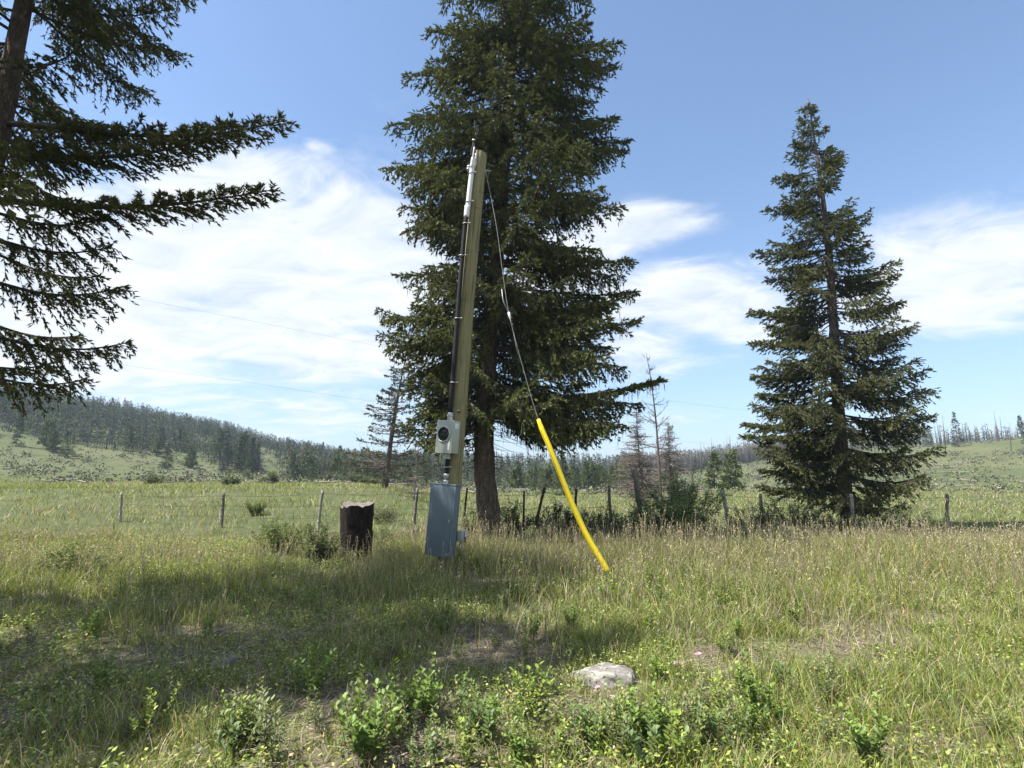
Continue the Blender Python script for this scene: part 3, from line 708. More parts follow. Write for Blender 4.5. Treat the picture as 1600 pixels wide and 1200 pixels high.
# ------------------------------------------------------------------ fence
def post(px0, py0, px1, py1, Y, rad, mat, label, name, flat=False, seed=0):
    "top pixel, lower visible pixel; runs on into the ground"
    a = P(px0, py0, Y); c = P(px1, py1, Y); dr = (a-c).normalized()
    gzv = float(gz(c.x, c.y)); t = (c.z-gzv+.15)/max(dr.z, .2); b_ = c-dr*t
    o = empty(name, b_+dr*.15, label, 'fence post')
    n = 14; pts = np.array([b_.lerp(a, s)-o.location for s in np.linspace(0, 1, n)])
    rr_ = np.random.default_rng(seed); 
    if not flat: pts[1:-1, :2] += rr_.normal(0, rad*.18, (n-2, 2))
    g = Geo(); add_tube(g, pts, np.linspace(rad*1.12, rad*.92, n), 10 if not flat else 4, True, .07 if not flat else .02, seed)
    # the T-post's studs or the wood post's staples hold the wire
    g.build('shaft', mat, o)
    g = Geo()
    for h in (.35, .62, .88):
        q = pts[0]+(pts[-1]-pts[0])*h
        add_tube(g, [q+np.array([-rad*1.2, -rad*.95, 0]), q+np.array([0, -rad*1.35, .004]), q+np.array([rad*1.2, -rad*.95, 0])], .0035, 5)
    g.build('wire_clip', M_galv, o)
    return a, b_
posts = [(504, 766, 500, 800, 17.0, .045, M_greypost, 'thin grey wooden fence post left of the black stump', 'fence_post', False),
 (652, 763, 645, 838, 14.6, .038, M_post, 'crooked thin wooden fence post between stump and blue grey box', 'fence_post', False),
 (730, 763, 723, 826, 14.7, .028, M_rusty, 'dark steel fence post between the pole and the spruce trunk', 'fence_post', True),
 (819, 767, 818, 818, 15.0, .028, M_rusty, 'dark upright steel fence post right of the spruce trunk', 'fence_post', True),
 (851, 762, 836, 824, 15.0, .040, M_rusty, 'dark fence post leaning to the right, left of the yellow guard', 'fence_post', False),
 (901, 764, 898, 805, 15.4, .038, M_rusty, 'short dark fence post behind the middle of the yellow guard', 'fence_post', False),
 (952, 759, 954, 805, 15.5, .042, M_post, 'dark fence post between the yellow guard and the thick post', 'fence_post', False),
 (992, 734, 1001, 804, 15.6, .078, M_post, 'thick tall weathered wooden fence post left of the big shrub', 'fence_post', False),
 (1130, 766, 1137, 808, 16.6, .055, M_greypost, 'grey leaning fence post right of the big shrub', 'fence_post', False),
 (1188, 771, 1191, 806, 17.2, .050, M_post, 'fence post nearest the right spruce', 'fence_post', False),
 (350, 770, 347, 806, 17.8, .045, M_post, 'fence post in the long grass by the left spruce', 'fence_post', False),
 (190, 770, 188, 806, 18.5, .045, M_greypost, 'fence post beyond the left spruce', 'fence_post', False),
 (1330, 772, 1332, 806, 17.8, .050, M_greypost, 'fence post right of the right spruce trunk', 'fence_post', False),
 (1480, 772, 1480, 806, 18.3, .050, M_post, 'fence post farthest to the right', 'fence_post', False)]
ends = []
for q, p_ in enumerate(posts): ends.append(post(*p_, seed=q+1) if len(p_) == 10 else None)
order = sorted(range(len(posts)), key=lambda q: posts[q][0])
r = np.random.default_rng(31)
for lev, lname in ((.93, 'top strand of barbed wire along the fence'), (.68, 'middle strand of barbed wire along the fence'), (.42, 'bottom strand of barbed wire along the fence')):
    g = Geo(); pts = []
    for q in order:
        a, b_ = ends[q]; h = min(1.0, lev*1.15/max(.5, (a.z-float(gz(a.x, a.y))))) if posts[q][0] == 992 else lev
        pt = b_.lerp(a, h); pt = pt+Vector((0, -posts[q][5]-.006, 0)); pts.append(pt)
    full = []
    for a, b_ in zip(pts[:-1], pts[1:]):
        for s in np.linspace(0, 1, 9)[:-1]:
            v_ = a.lerp(b_, s); v_ = v_-Vector((0, 0, .05*4*s*(1-s))); full.append(v_)
    full.append(pts[-1]); full = np.array(full); o_ = full[0].copy()
    add_tube(g, full-o_, .0042, 5, True)
    tot_ = np.linspace(0, 1, 260); A = path_interp(full-o_, tot_); d = norm(r.normal(0, 1, (260, 3)))*.022
    add_segs(g, A-d, A+d, .002, .002)
    wo_ = g.build('barbed_wire', M_rusty); wo_.location = o_; tag(wo_, lname, 'wire')

# ------------------------------------------------------------------ stump
SY = 11.6
c0 = P(556, 870, SY); gzv = float(gz(c0.x, SY)); stump = empty('tree_stump', (c0.x, SY, gzv), 'black charred tree stump with a slanting cut top', 'tree stump')
r = np.random.default_rng(9); tl = P(533, 790, SY)-stump.location; tr_ = P(581, 786, SY)-stump.location
mx = (tl.x+tr_.x)/2; H = (tl.z+tr_.z)/2; R0 = (tr_.x-tl.x)/2
nz_ = 30; ns = 48; V = []
for i_ in range(nz_):
    t = i_/(nz_-1)
    for j_ in range(ns):
        th = j_/ns*2*math.pi
        rr_ = R0*np.interp(t, [0, .12, .35, .75, 1], [1.32, 1.08, .94, .96, 1.02])
        rr_ *= 1+.06*math.sin(3*th+1)+.045*math.sin(7*th+t*2)+.040*math.sin(15*th+math.sin(t*7)*1.5)+r.normal(0, .010)+.05*(vnoise(th*3, t*5, 1, 4)-.5)
        z = -.15+t*(H+.15)
        if t > .86: z += (t-.86)/.14*(.045*math.cos(th-1.2)+.022*math.sin(3*th+.5)+.07*(vnoise(th*4, 1, 1.8, 9)-.5))
        xx = mx*t+(-.01)*(1-t)
        # woodpecker holes in the front
        y_ = math.sin(th)*rr_; x_ = math.cos(th)*rr_
        for (hx, hz, hr, dp) in ((.03, H*.60, .035, .07), (.05, H*.53, .028, .05), (.12, H*.86, .028, .05)):
            if y_ < 0:
                k_ = math.exp(-(((x_-hx)/hr)**2+((z-hz)/(hr*1.5))**2)); y_ += dp*k_
        V.append((x_+xx, y_, z))
F = [(i_*ns+j_, i_*ns+(j_+1) % ns, (i_+1)*ns+(j_+1) % ns, (i_+1)*ns+j_) for i_ in range(nz_-1) for j_ in range(ns)]
g = Geo(); g.add(V, F); g.build('bark', M_char, stump, True)
g = Geo(); ring = np.array(V[-ns:]); cen = ring.mean(0)+[0, 0, -.015]; VV = [cen]; FF = []
rings = [ring*.0+cen+(ring-cen)*s+np.array([0, 0, -.012 if s < .9 else 0])+np.random.default_rng(2).normal(0, .004, ring.shape) for s in (.3, .6, .85)]+[ring*.995+cen*.005]
for rg_ in rings: VV += list(rg_)
for q in range(ns): FF.append((0, 1+q, 1+(q+1) % ns))
g.add(VV, np.array(FF))
for k_ in range(3):
    a_ = 1+k_*ns; g.F[4].append(np.array([(a_+q, a_+ns+q, a_+ns+(q+1) % ns, a_+(q+1) % ns) for q in range(ns)]))
g.build('cut_top', M_cut, stump)

# ------------------------------------------------------------------ service pole
PY = 10.0
base = P(694, 896, PY); base.z = float(gz(base.x, PY)); topc = P(751, 240, PY)
AX = (topc-base).normalized(); PL = (topc-base).length
pole = empty('utility_pole', base, 'round greenish treated wooden pole leaning right in the middle', 'utility pole')
pole.rotation_euler = Vector((0, 0, 1)).rotation_difference(AX).to_euler()
bpy.context.view_layer.update()
PM = pole.matrix_world.copy(); PQ = Vector((0, 0, 1)).rotation_difference(AX)
# make local +Y point away from the camera: the quat keeps local axes close to the world's
g = Geo(); zz = np.linspace(-.3, PL, 44)
add_tube(g, [(0.012*math.sin(z*.9), .01*math.sin(z*.7), z) for z in zz], np.interp(zz, [0, PL], [.158, .118]), 28, False, .008, 3)
ntop = 28; V0 = g.V[-1]; last = V0[-28:]; last[:, 2] += .03*(last[:, 0]/.12)*-1+.0; 
cen = last.mean(0)+[0, 0, .012]; g.add(np.concatenate([last, [cen]]), np.array([(28, q, (q+1) % 28) for q in range(28)]))
g.build('pole_shaft', M_pole, pole, True)
loc = lambda px, py, Y=PY: PM.inverted() @ P(px, py, Y)
g = Geo(); tz_ = loc(722, 645).z
add_tube(g, [(.03, -.146, tz_), (.03, -.1515, tz_)], .026, 12); add_tube(g, [(.03, -.1515, tz_-.012), (.03, -.156, tz_-.012)], .006, 6); g.build('pole_tag', M_dark, pole)
# through-bolt, eye and bracket near the top
g = Geo(); zb = loc(755, 267).z
add_tube(g, [(-.20, -.0, zb), (.235, -.0, zb+.01)], .009, 8); add_tube(g, [(.118, 0, zb), (.135, 0, zb)], .03, 10); add_tube(g, [(.135, 0, zb), (.15, 0, zb)], .018, 6)
g.build('through_bolt', M_galv, pole)
g = Geo()
for dz_, rr_ in ((-.035, .030), (-.01, .042), (.015, .028), (.04, .040), (.06, .022)):
    add_tube(g, [(-.205, -.02, zb+dz_), (-.205, -.02, zb+dz_+.022)], rr_, 14)
g.build('insulator', M_galv, pole)

def bmesh_box(g, x0, x1, y0, y1, z0, z1, bv=.006):
    "box with chamfered vertical and horizontal edges"
    import bmesh
    bm = bmesh.new(); bmesh.ops.create_cube(bm, size=1)
    for v_ in bm.verts: v_.co = Vector(((x0+x1)/2+v_.co.x*(x1-x0), (y0+y1)/2+v_.co.y*(y1-y0), (z0+z1)/2+v_.co.z*(z1-z0)))
    bmesh.ops.bevel(bm, geom=list(bm.edges), offset=bv, segments=2, affect='EDGES', profile=.5)
    bm.verts.index_update(); V = [v_.co[:] for v_ in bm.verts]
    n0 = g.n; g.add(V, np.zeros((0, 4)))
    for f in bm.faces:
        ids = [v_.index+n0 for v_ in f.verts]
        if len(ids) == 3: g.F[3].append(np.array([ids]))
        elif len(ids) == 4: g.F[4].append(np.array([ids]))
    bm.free()
def mount(name, label, cat, px, py, Y, yaw):
    e = empty(name, P(px, py, Y), label, cat)
    e.rotation_euler = (PQ @ Matrix.Rotation(yaw, 3, 'Z').to_quaternion()).to_euler(); return e
YAW = math.radians(-32)
# meter box (front is local -Y); origin at centre of its back
mw, md, mh = .345, .175, .565
mb = mount('meter_box', 'pale grey green meter box with round empty socket on the pole', 'meter box', 702.5, 709, 9.86, YAW)
g = Geo(); bmesh_box(g, -mw/2, mw/2, -md, .02, 0, mh, .008); g.build('housing', M_grey, mb)
g = Geo(); bmesh_box(g, -mw/2-.006, mw/2+.006, -md-.016, -md-.001, -.006, mh+.008, .004); mcov = g.build('front_cover', M_grey, mb)
g = Geo(); cz_ = mh*.575; cxm = -.012
th = np.linspace(0, 2*math.pi, 37)
def ringgeo(g, R, r_, y, sides=8, n=36, x=cxm, z=cz_):
    t_ = np.linspace(0, 2*math.pi, n+1)[:-1]; V = []; F = []
    for a_ in t_:
        for q in range(sides):
            b_ = q/sides*2*math.pi; V.append((x+math.cos(a_)*(R+r_*math.cos(b_)), y+r_*math.sin(b_), z+math.sin(a_)*(R+r_*math.cos(b_))))
    for i_ in range(n):
        for q in range(sides): F.append((i_*sides+q, i_*sides+(q+1) % sides, ((i_+1) % n)*sides+(q+1) % sides, ((i_+1) % n)*sides+q))
    g.add(V, F)
ringgeo(g, .132, .012, -md-.026); g.build('socket_ring', M_galv, mcov)
def disc(g, R, y0, y1, n=32, x=cxm, z=cz_): add_tube(g, [(x, y0, z), (x, y1, z)], R, n)
g = Geo(); disc(g, .124, -md-.010, -md-.026); msk = g.build('socket', M_dark, mcov)
g = Geo(); ringgeo(g, .098, .008, -md-.028)
for a_, b_ in ((-.035, .03), (.035, .03), (-.035, -.035), (.035, -.035)): bmesh_box(g, cxm+a_-.008, cxm+a_+.008, -md-.04, -md-.027, cz_+b_-.02, cz_+b_+.02, .002)
g.build('contact_jaws', M_black, mcov)
g = Geo(); bmesh_box(g, .095, .138, -md-.020, -md-.0165, .045, .20, .001); g.build('paper_tag', M_tag, mb)
g = Geo(); bmesh_box(g, mw/2+.0005, mw/2+.002, -md*.75, -md*.2, mh*.76, mh*.93, .0005); g.build('side_sticker', M_tag, mb)
g = Geo(); bmesh_box(g, .07, .10, -md-.034, -md-.0165, .20, .235, .003); g.build('seal_latch', M_galv, mcov)
# disconnect box
dw, dd_, dh = .535, .11, 1.2
db = mount('disconnect_box', 'tall blue grey steel disconnect box low on the pole', 'electrical box', 690, 868, 9.86, YAW)
g = Geo(); bmesh_box(g, -dw/2, dw/2, -dd_, .02, 0, dh, .006); g.build('housing', M_blue, db)
g = Geo(); bmesh_box(g, -dw/2-.008, dw/2-.035, -dd_-.018, -dd_-.001, -.008, dh-.02, .005); ddr = g.build('door', M_blue, db)
g = Geo(); bmesh_box(g, dw/2-.032, dw/2+.006, -dd_-.014, -dd_-.001, -.004, dh-.02, .003); g.build('hinge_strip', M_blue, db)
g = Geo(); bmesh_box(g, -dw/2-.012, dw/2+.010, -dd_-.022, .02, dh-.018, dh+.006, .003); g.build('top_flange', M_blue, db)
g = Geo(); bmesh_box(g, dw/2-.072, dw/2-.052, -dd_-.034, -dd_-.0185, .56, .62, .003); g.build('latch', M_galv, ddr)
g = Geo()
for a_ in (.03, -.03): add_tube(g, [(dw/2-.055, -dd_-.018, .05+a_*.3), (dw/2-.055, -dd_-.028, .05+a_*.3)], .009, 10)
add_tube(g, [(dw/2-.02, -dd_-.014, .075), (dw/2-.02, -dd_-.022, .075)], .008, 10)
g.build('screws', M_galv, db)
g = Geo(); g.add([], np.zeros((0, 4))) if False else None
g = Geo(); th = np.linspace(.1, 1.5, 8); add_tube(g, [(.02+.12*math.cos(t), -dd_-.0195, .52+.14*math.sin(t)*.4) for t in th], .0022, 4); g.build('scratch', M_dark, ddr)
# small box low on the far side
jb = mount('junction_box', 'small grey junction box low on the right side of the pole', 'electrical box', 717, 846, 10.02, math.radians(-8))
g = Geo(); bmesh_box(g, -.03, .09, -.07, .05, 0, .185, .006); g.build('housing', M_grey, jb)
g = Geo(); bmesh_box(g, -.02, .094, -.082, -.071, .004, .181, .004); g.build('cover', M_grey, jb)
g = Geo(); add_tube(g, [(.112, -.02, -.01), (.112, -.02, .225)], .013, 10); add_tube(g, [(.112, -.02, .06), (.112, -.02, .12)], .021, 8); g.build('threaded_rod', M_galv, jb)
g = Geo(); add_tube(g, [(.03, 0, .0), (.03, 0, -.25)], .014, 8); add_tube(g, [(.09, .0, .09), (.115, -.01, .10)], .012, 6); g.build('ground_lead', M_galv, jb)

# riser conduits: real runs from the boxes to the head
def pp(px, py, Y=9.86): return P(px, py, Y)
rc = empty('riser_conduit', pp(704, 657), 'black and white riser conduit strapped up the left face of the pole', 'conduit')
R0_ = rc.location.copy()
def run(g, pix, rad, Y=9.86, n=30, sides=14):
    q = np.array([pp(a, b_, Y)-R0_ for a, b_ in pix]); t = np.linspace(0, 1, len(q)); tt = np.linspace(0, 1, n)
    ys = np.array([b_ for a, b_ in pix]); s = (ys-ys[0])/(ys[-1]-ys[0])
    pts = np.stack([np.interp(tt, s, q[:, i_]) for i_ in range(3)], 1)
    if n > 12: pts[1:-1] = (pts[:-2]+2*pts[1:-1]+pts[2:])/4
    add_tube(g, pts, rad, sides)
g = Geo(); run(g, [(703, 646), (707, 600), (713, 520), (719, 440), (726, 360), (729, 334)], .043); g.build('lower_pipe', M_black, rc, True)
g = Geo(); run(g, [(729.0, 338), (731, 325), (734, 295), (738, 262), (740, 247)], .047); run(g, [(728.8, 340), (730.5, 322)], .053, n=6); run(g, [(738.3, 262), (738.9, 257)], .057, n=4)
g.build('upper_pipe', M_white, rc, True)
g = Geo(); run(g, [(703.5, 658), (703.8, 650), (704.2, 645)], .052, n=6); run(g, [(703.8, 651), (704.0, 649)], .062, n=3); g.build('coupling', M_galv, rc, True)
def strap(px, py):
    g = Geo(); q = pp(px, py)-R0_; a_ = np.linspace(-math.pi, .0, 12)
    add_tube(g, [q+Vector((.055*math.cos(t), .055*math.sin(t)-.002, 0)) for t in a_]+[q+Vector((.10, .03, .005))], .008, 6)
    add_tube(g, [q+Vector((.06, -.05, 0)), q+Vector((.10, -.06, 0))], .007, 6)
    g.build('strap', M_galv, rc)
for px, py in ((714.6, 498), (708.2, 598), (721.5, 400), (732.4, 316), (736.7, 271), (727.6, 350)): strap(px, py)
# bundle of service conductors leaving the head
g = Geo(); r = np.random.default_rng(8)
for k_ in range(7):
    q0 = pp(740+r.uniform(-3, 3), 252)-R0_; q1 = pp(739.5+r.uniform(-5, 4), 236)-R0_; q2 = pp(740.5+r.uniform(-3, 3), 222)-R0_
    add_tube(g, [q0, q0.lerp(q1, .5)+Vector((r.uniform(-.02, .02), -.02, 0)), q1, q2], .009, 6)
g.build('service_wires', M_black, rc, True)
g = Geo()
for (a_, b_) in (((740, 222), (742, 188)), ((741.5, 222), (748, 200)), ((743, 224), (744, 195))):
    q0 = pp(*a_)-R0_; q1 = pp(*b_)-R0_; add_tube(g, [q0, q0.lerp(q1, .5)+Vector((.01, 0, 0)), q1], .006, 6)
g.build('loose_ends', M_black, rc)
g = Geo(); run(g, [(736, 262), (739, 245), (741, 230)], .012, 9.80, 8, 8); run(g, [(743.5, 258), (743, 240)], .012, 9.84, 8, 8); g.build('bare_neutral', M_white, rc)
g = Geo(); q = pp(740.5, 219)-R0_; add_tube(g, [q+Vector((-.03, 0, 0)), q+Vector((.03, 0, 0))], .02, 10); g.build('cable_clamp', M_galv, rc)
g = Geo(); ln = P(697, 188, 10.0)-R0_; 
# nipple between the boxes
nc = empty('conduit_nipple', pp(697, 757), 'short black conduit with locknuts between the two boxes', 'conduit'); R0_ = nc.location.copy()
g = Geo(); run(g, [(697.4, 742), (699.6, 716)], .037, n=6); g.build('pipe', M_black, nc, True)
g = Geo()
for (a_, b_, c_, d_, rd) in ((699.4, 716, 700.2, 708, .050), (699.2, 717.5, 699.5, 714, .060), (697.2, 748, 697.6, 740, .046), (697.1, 744.5, 697.3, 742, .058), (696.6, 758, 697.0, 750, .050)):
    run(g, [(a_, b_), (c_, d_)], rd, n=4)
g.build('fittings', M_galv, nc, True)
g = Geo(); q = pp(698, 730)-R0_; add_tube(g, [q+Vector((-.05, -.03, 0)), q+Vector((0, -.052, 0)), q+Vector((.05, -.03, 0)), q+Vector((.09, -.02, 0))], .010, 8); add_tube(g, [q+Vector((.07, -.02, -.015)), q+Vector((.07, -.02, .02))], .012, 6); g.build('strap', M_galv, nc)

# guy wire with its yellow guard
gw = empty('guy_wire', P(950, 893, 9.2), 'steel guy wire from the pole top down to its ground anchor', 'guy wire')
G0 = gw.location.copy(); gpix = [(759, 268, 9.95), (775, 350, 9.85), (786, 430, 9.76), (796, 493, 9.69), (820, 585, 9.55), (841, 655, 9.45), (858, 697, 9.4), (875, 740, 9.35), (893, 785, 9.3), (915, 833, 9.25), (933, 865, 9.22), (950, 893, 9.2)]
gp = np.array([P(*q) for q in gpix])
def catm(pts, per=8):
    pts = np.concatenate([[2*pts[0]-pts[1]], pts, [2*pts[-1]-pts[-2]]]); out = []
    for i_ in range(1, len(pts)-2):
        p0, p1, p2, p3 = pts[i_-1:i_+3]
        for t in np.linspace(0, 1, per, endpoint=False): out.append(.5*((2*p1)+(-p0+p2)*t+(2*p0-5*p1+4*p2-p3)*t*t+(-p0+3*p1-3*p2+p3)*t**3))
    out.append(pts[-2]); return np.array(out)
gc = catm(gp)
down = gc[-1]+(gc[-1]-gc[-2])*4; down[2] = gz(down[0], down[1])-.1
g = Geo(); add_tube(g, np.concatenate([gc, [down]])-np.array(G0), .0048, 6); g.build('strand', M_wire, gw)
i0 = int(np.argmin(np.linalg.norm(gc-np.array(P(841, 655, 9.45)), axis=1))); gg = gc[i0:]
g = Geo(); nG = len(gg); add_tube(g, gg-np.array(G0), np.interp(np.arange(nG), [0, 2, nG*.5, nG-1], [.030, .043, .047, .047]), 16)
guard = g.build('guy_guard', M_yellow); guard.location = G0; sg = Geo(); off_ = np.array([-.030, -.036, .0]); add_tube(sg, gg[3:-1]+off_-np.array(G0), .0022, 5); sm_ = sg.build('sleeve_seam', M_rusty, guard)
tag(guard, 'bright yellow plastic guard sleeve over the lower guy wire', 'guy guard')
g = Geo(); q = np.array(P(796, 493, 9.66))-np.array(G0); d_ = norm((gc[26]-gc[22])[None])[0]
add_tube(g, [q-d_*.07, q-d_*.06, q+d_*.06, q+d_*.07], [.010, .024, .024, .010], 10); g.build('strain_clamp', M_white, gw)
g = Geo(); q0 = np.array(P(796, 500, 9.63)); add_tube(g, [np.array(P(795, 490, 9.6))-G0, np.array(P(800, 510, 9.6))-G0, np.array(P(806, 540, 9.6))-G0, np.array(P(812, 566, 9.58))-G0], .004, 5)
add_tube(g, [np.array(P(784, 452, 9.72))-G0, np.array(P(786, 470, 9.7))-G0, np.array(P(795, 490, 9.68))-G0], .009, 6); g.build('wire_tail', M_wire, gw)
g = Geo(); add_tube(g, [np.array(P(762, 266, 9.95))-G0, np.array(P(757.5, 267, 9.93))-G0, np.array(P(760, 276, 9.92))-G0], .011, 6); g.build('thimble', M_galv, gw)

# ------------------------------------------------------------------ overhead lines far behind
def aerial(pix, label):
    pts = catm(np.array([P(*q) for q in pix]), 10); o_ = pts[0].copy(); g = Geo(); add_tube(g, pts-o_, .0075, 5)
    c = g.build('power_line', M_aerial); c.location = o_; tag(c, label, 'cable')
aerial([(-260, 375, 34), (40, 433, 38), (350, 493, 43), (600, 543, 48), (820, 590, 54), (1040, 625, 61), (1190, 643, 68), (1480, 668, 80), (1900, 690, 100)], 'upper overhead power line crossing the sky behind the spruce')
aerial([(-260, 515, 34), (40, 551, 38), (350, 592, 43), (590, 628, 48), (780, 653, 54), (960, 676, 61), (1170, 700, 68), (1480, 722, 80), (1900, 735, 100)], 'lower overhead power line just above the hills')

# ------------------------------------------------------------------ rocks
def rock(name, label, px, py, wpx, hfac, seed, mat, grp=None):
    p = P(px, py, 5); d = ray(px, py); t = EYE/max(.02, -d.z); x, y = d.x*t, d.y*t
    for _ in range(6): t = (EYE-float(gz(x, y)))/max(.02, -d.z); x, y = d.x*t, d.y*t
    R = wpx/FPX*y*.5/.98
    import bmesh
    bm = bmesh.new(); bmesh.ops.create_icosphere(bm, subdivisions=5, radius=1)
    rr_ = np.random.default_rng(seed); V = np.array([v_.co[:] for v_ in bm.verts])
    for _ in range(13):      # cut planes give it facets
        nrm = norm(rr_.normal(0, 1, 3)[None])[0]; dd = rr_.uniform(.62, .9); s = V@nrm-dd; V = V-np.where(s > 0, s*.85, 0)[:, None]*nrm
    V *= (1+.20*(fbm(V[:, 0]*3+seed, V[:, 1]*3+V[:, 2]*2, 1.2, seed, 4)-.5)*2)[:, None]
    V = V*np.array([R, R*.85, R*hfac]); 
    F = [[v_.index for v_ in f.verts] for f in bm.faces]; bm.free()
    g = Geo(); g.add(V, np.array(F)); o_ = g.build(name, mat, None, True); o_.location = (x, y, float(gz(x, y))-.01); o_.rotation_euler = (0, 0, seed)
    tag(o_, label, 'rock', grp); return o_
rk = rock('rock', 'half buried grey boulder with pale lichen in the front grass', 944, 1064, 96, .43, 3, M_rock); rk.location.z += .02
rock('rock', 'grey stone at the left below the brown stones', 352, 1040, 50, .6, 5, M_rock)
rock('rock', 'brown stone at the left in the shade', 377, 1012, 22, .7, 6, M_rock2)
rock('rock', 'smaller brown stone left of the other brown stone', 361, 1005, 18, .7, 7, M_rock2)
rock('rock', 'flat dark stone sunk in dead grass left of the boulder', 830, 1120, 46, .2, 8, M_rock)

# ------------------------------------------------------------------ shrubs
def shrub_geo(seed, w_, h_, nl, ls, colA, colB, nst=30, spread=.5, dep=None):
    r = np.random.default_rng(seed); st = Geo(); lf = Geo(); dep = dep or w_
    paths = []
    for k_ in range(nst):
        th = r.uniform(0, 6.28); q = r.random()**.55; e = np.array([math.cos(th)*w_/2*q, math.sin(th)*dep/2*q, h_*(1-.42*q*q)*r.uniform(.62, 1.05)])
        b0_ = np.array([math.cos(th)*w_*.14*q, math.sin(th)*dep*.14*q, -.03])
        t = np.linspace(0, 1, 7)[:, None]; pth = b0_*(1-t)+e*t; pth[:, :2] = b0_[:2]+(e[:2]-b0_[:2])*t**1.5; pth[1:] += r.normal(0, .02*h_, (6, 3)); paths.append(pth)
        rad_ = .009*h_*np.linspace(1, .25, 7)
        add_segs(st, pth[:-1], pth[1:], rad_[:-1], rad_[1:], np.array([.10, .075, .055]))
        m_ = 9; u = r.uniform(.3, 1, m_); A = path_interp(pth, u); d = norm(r.normal(0, 1, (m_, 3))+np.array([0, 0, .5])); B = A+d*h_*r.uniform(.08, .22, (m_, 1))
        add_segs(st, A, B, .0035*h_, .0015*h_, np.array([.10, .08, .055]))
        for a__, b__ in zip(A, B): paths.append(np.stack([a__, (a__+b__)/2, b__]))
    paths_m = [p_ for p_ in paths if len(p_) == 7]; paths_t = [p_ for p_ in paths if len(p_) == 3]
    for grp_, share, lo_ in ((paths_m, .35, .3), (paths_t, .65, .1)):
        n_ = int(nl*share); G = np.stack(grp_); i_ = r.integers(0, len(G), n_); u = lo_+(1-lo_)*r.random(n_)
        m_ = G.shape[1]-1; f_ = u*m_; a_ = np.minimum(f_.astype(int), m_-1); w2 = (f_-a_)[:, None]
        q = G[i_, a_]*(1-w2)+G[i_, a_+1]*w2+r.normal(0, ls*.6, (n_, 3))
        D = norm(r.normal(0, 1, (n_, 3))*np.array([1, 1, .5])); N = norm(r.normal(0, .5, (n_, 3))+np.array([0, 0, 1]))
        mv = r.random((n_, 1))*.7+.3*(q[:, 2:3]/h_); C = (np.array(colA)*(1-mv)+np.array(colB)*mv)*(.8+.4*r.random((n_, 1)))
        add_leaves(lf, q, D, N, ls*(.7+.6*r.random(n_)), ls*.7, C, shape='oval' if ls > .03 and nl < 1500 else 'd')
    return st, lf
def shrub(label, px, Y, w_, h_, nl, ls, colA=(.05, .085, .025), colB=(.14, .18, .055), seed=0, dep=None, group=None, nst=30):
    root = empty('shrub', on(px, Y), label, 'shrub', group); st, lf = shrub_geo(seed, w_, h_, nl, ls, colA, colB, nst, dep=dep)
    st.build('stems', M_twig, root); lf.build('leaves', M_leaf, root); return root
LG = ((.05, .085, .02), (.16, .20, .05)); GG = ((.045, .065, .03), (.12, .145, .075))
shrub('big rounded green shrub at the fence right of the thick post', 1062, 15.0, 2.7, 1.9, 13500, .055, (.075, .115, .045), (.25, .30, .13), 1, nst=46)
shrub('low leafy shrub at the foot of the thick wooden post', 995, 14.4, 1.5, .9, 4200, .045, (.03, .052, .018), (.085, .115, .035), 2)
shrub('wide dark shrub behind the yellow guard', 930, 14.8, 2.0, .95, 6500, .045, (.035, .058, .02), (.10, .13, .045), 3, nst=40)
shrub('dark shrub between the leaning post and the guard', 865, 14.8, 1.6, .95, 5500, .045, (.035, .058, .02), (.10, .13, .045), 4)
shrub('loose shrub with upright shoots right of the spruce trunk', 800, 14.7, 1.2, 1.15, 3800, .045, (.035, .06, .02), (.11, .14, .045), 5)
shrub('small green shrub between the pole and the spruce trunk', 742, 15.0, .8, .95, 1800, .042, (.04, .07, .02), (.12, .155, .045), 6)
shrub('dark green shrub at the left foot of the stump', 508, 10.8, .85, .95, 3600, .036, (.025, .045, .014), (.085, .115, .035), 7)
shrub('bright yellow green shrub left of the stump', 450, 12.2, 1.4, .95, 4600, .036, *LG, 8)
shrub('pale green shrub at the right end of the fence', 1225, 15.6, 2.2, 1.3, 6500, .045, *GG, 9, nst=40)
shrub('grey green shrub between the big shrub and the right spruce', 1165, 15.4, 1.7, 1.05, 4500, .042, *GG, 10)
shrub('round yellow green bush standing alone in the left meadow', 408, 21.0, 1.0, .65, 1700, .05, *LG, 11)
shrub('dull brown green bush in the meadow behind the stump', 605, 20.0, 1.5, .65, 2100, .045, (.06, .065, .035), (.15, .15, .08), 12)
shrub('yellow green bush in the meadow right of the stump', 600, 14.0, .9, .55, 1600, .036, *LG, 13)
shrub('dark loose shrub behind the tall grass left of the thick post', 965, 13.9, 1.3, .85, 3200, .04, (.035, .058, .02), (.10, .13, .045), 20)
shrub('pale low shrub in front of the fence just right of the big shrub', 1120, 13.4, 1.3, .65, 2600, .036, *GG, 17)
shrub('pale leafy shrub in the tall grass before the right spruce', 1210, 12.8, 1.5, .75, 3200, .036, *GG, 18)
shrub('low yellow green shrub in the tall grass at the right', 1160, 12.0, 1.0, .55, 2000, .034, *LG, 19)
shrub('green bush at the end of the fence on the far right', 1400, 16.0, 2.2, 1.2, 3500, .05, *GG, 14)
shrub('leafy bush under the near left spruce', 150, 9.5, 1.4, .7, 2500, .036, *LG, 15)
shrub('green bush at the foot of the right spruce', 1300, 17.6, 1.8, .9, 2600, .05, (.035, .06, .02), (.11, .14, .045), 16)
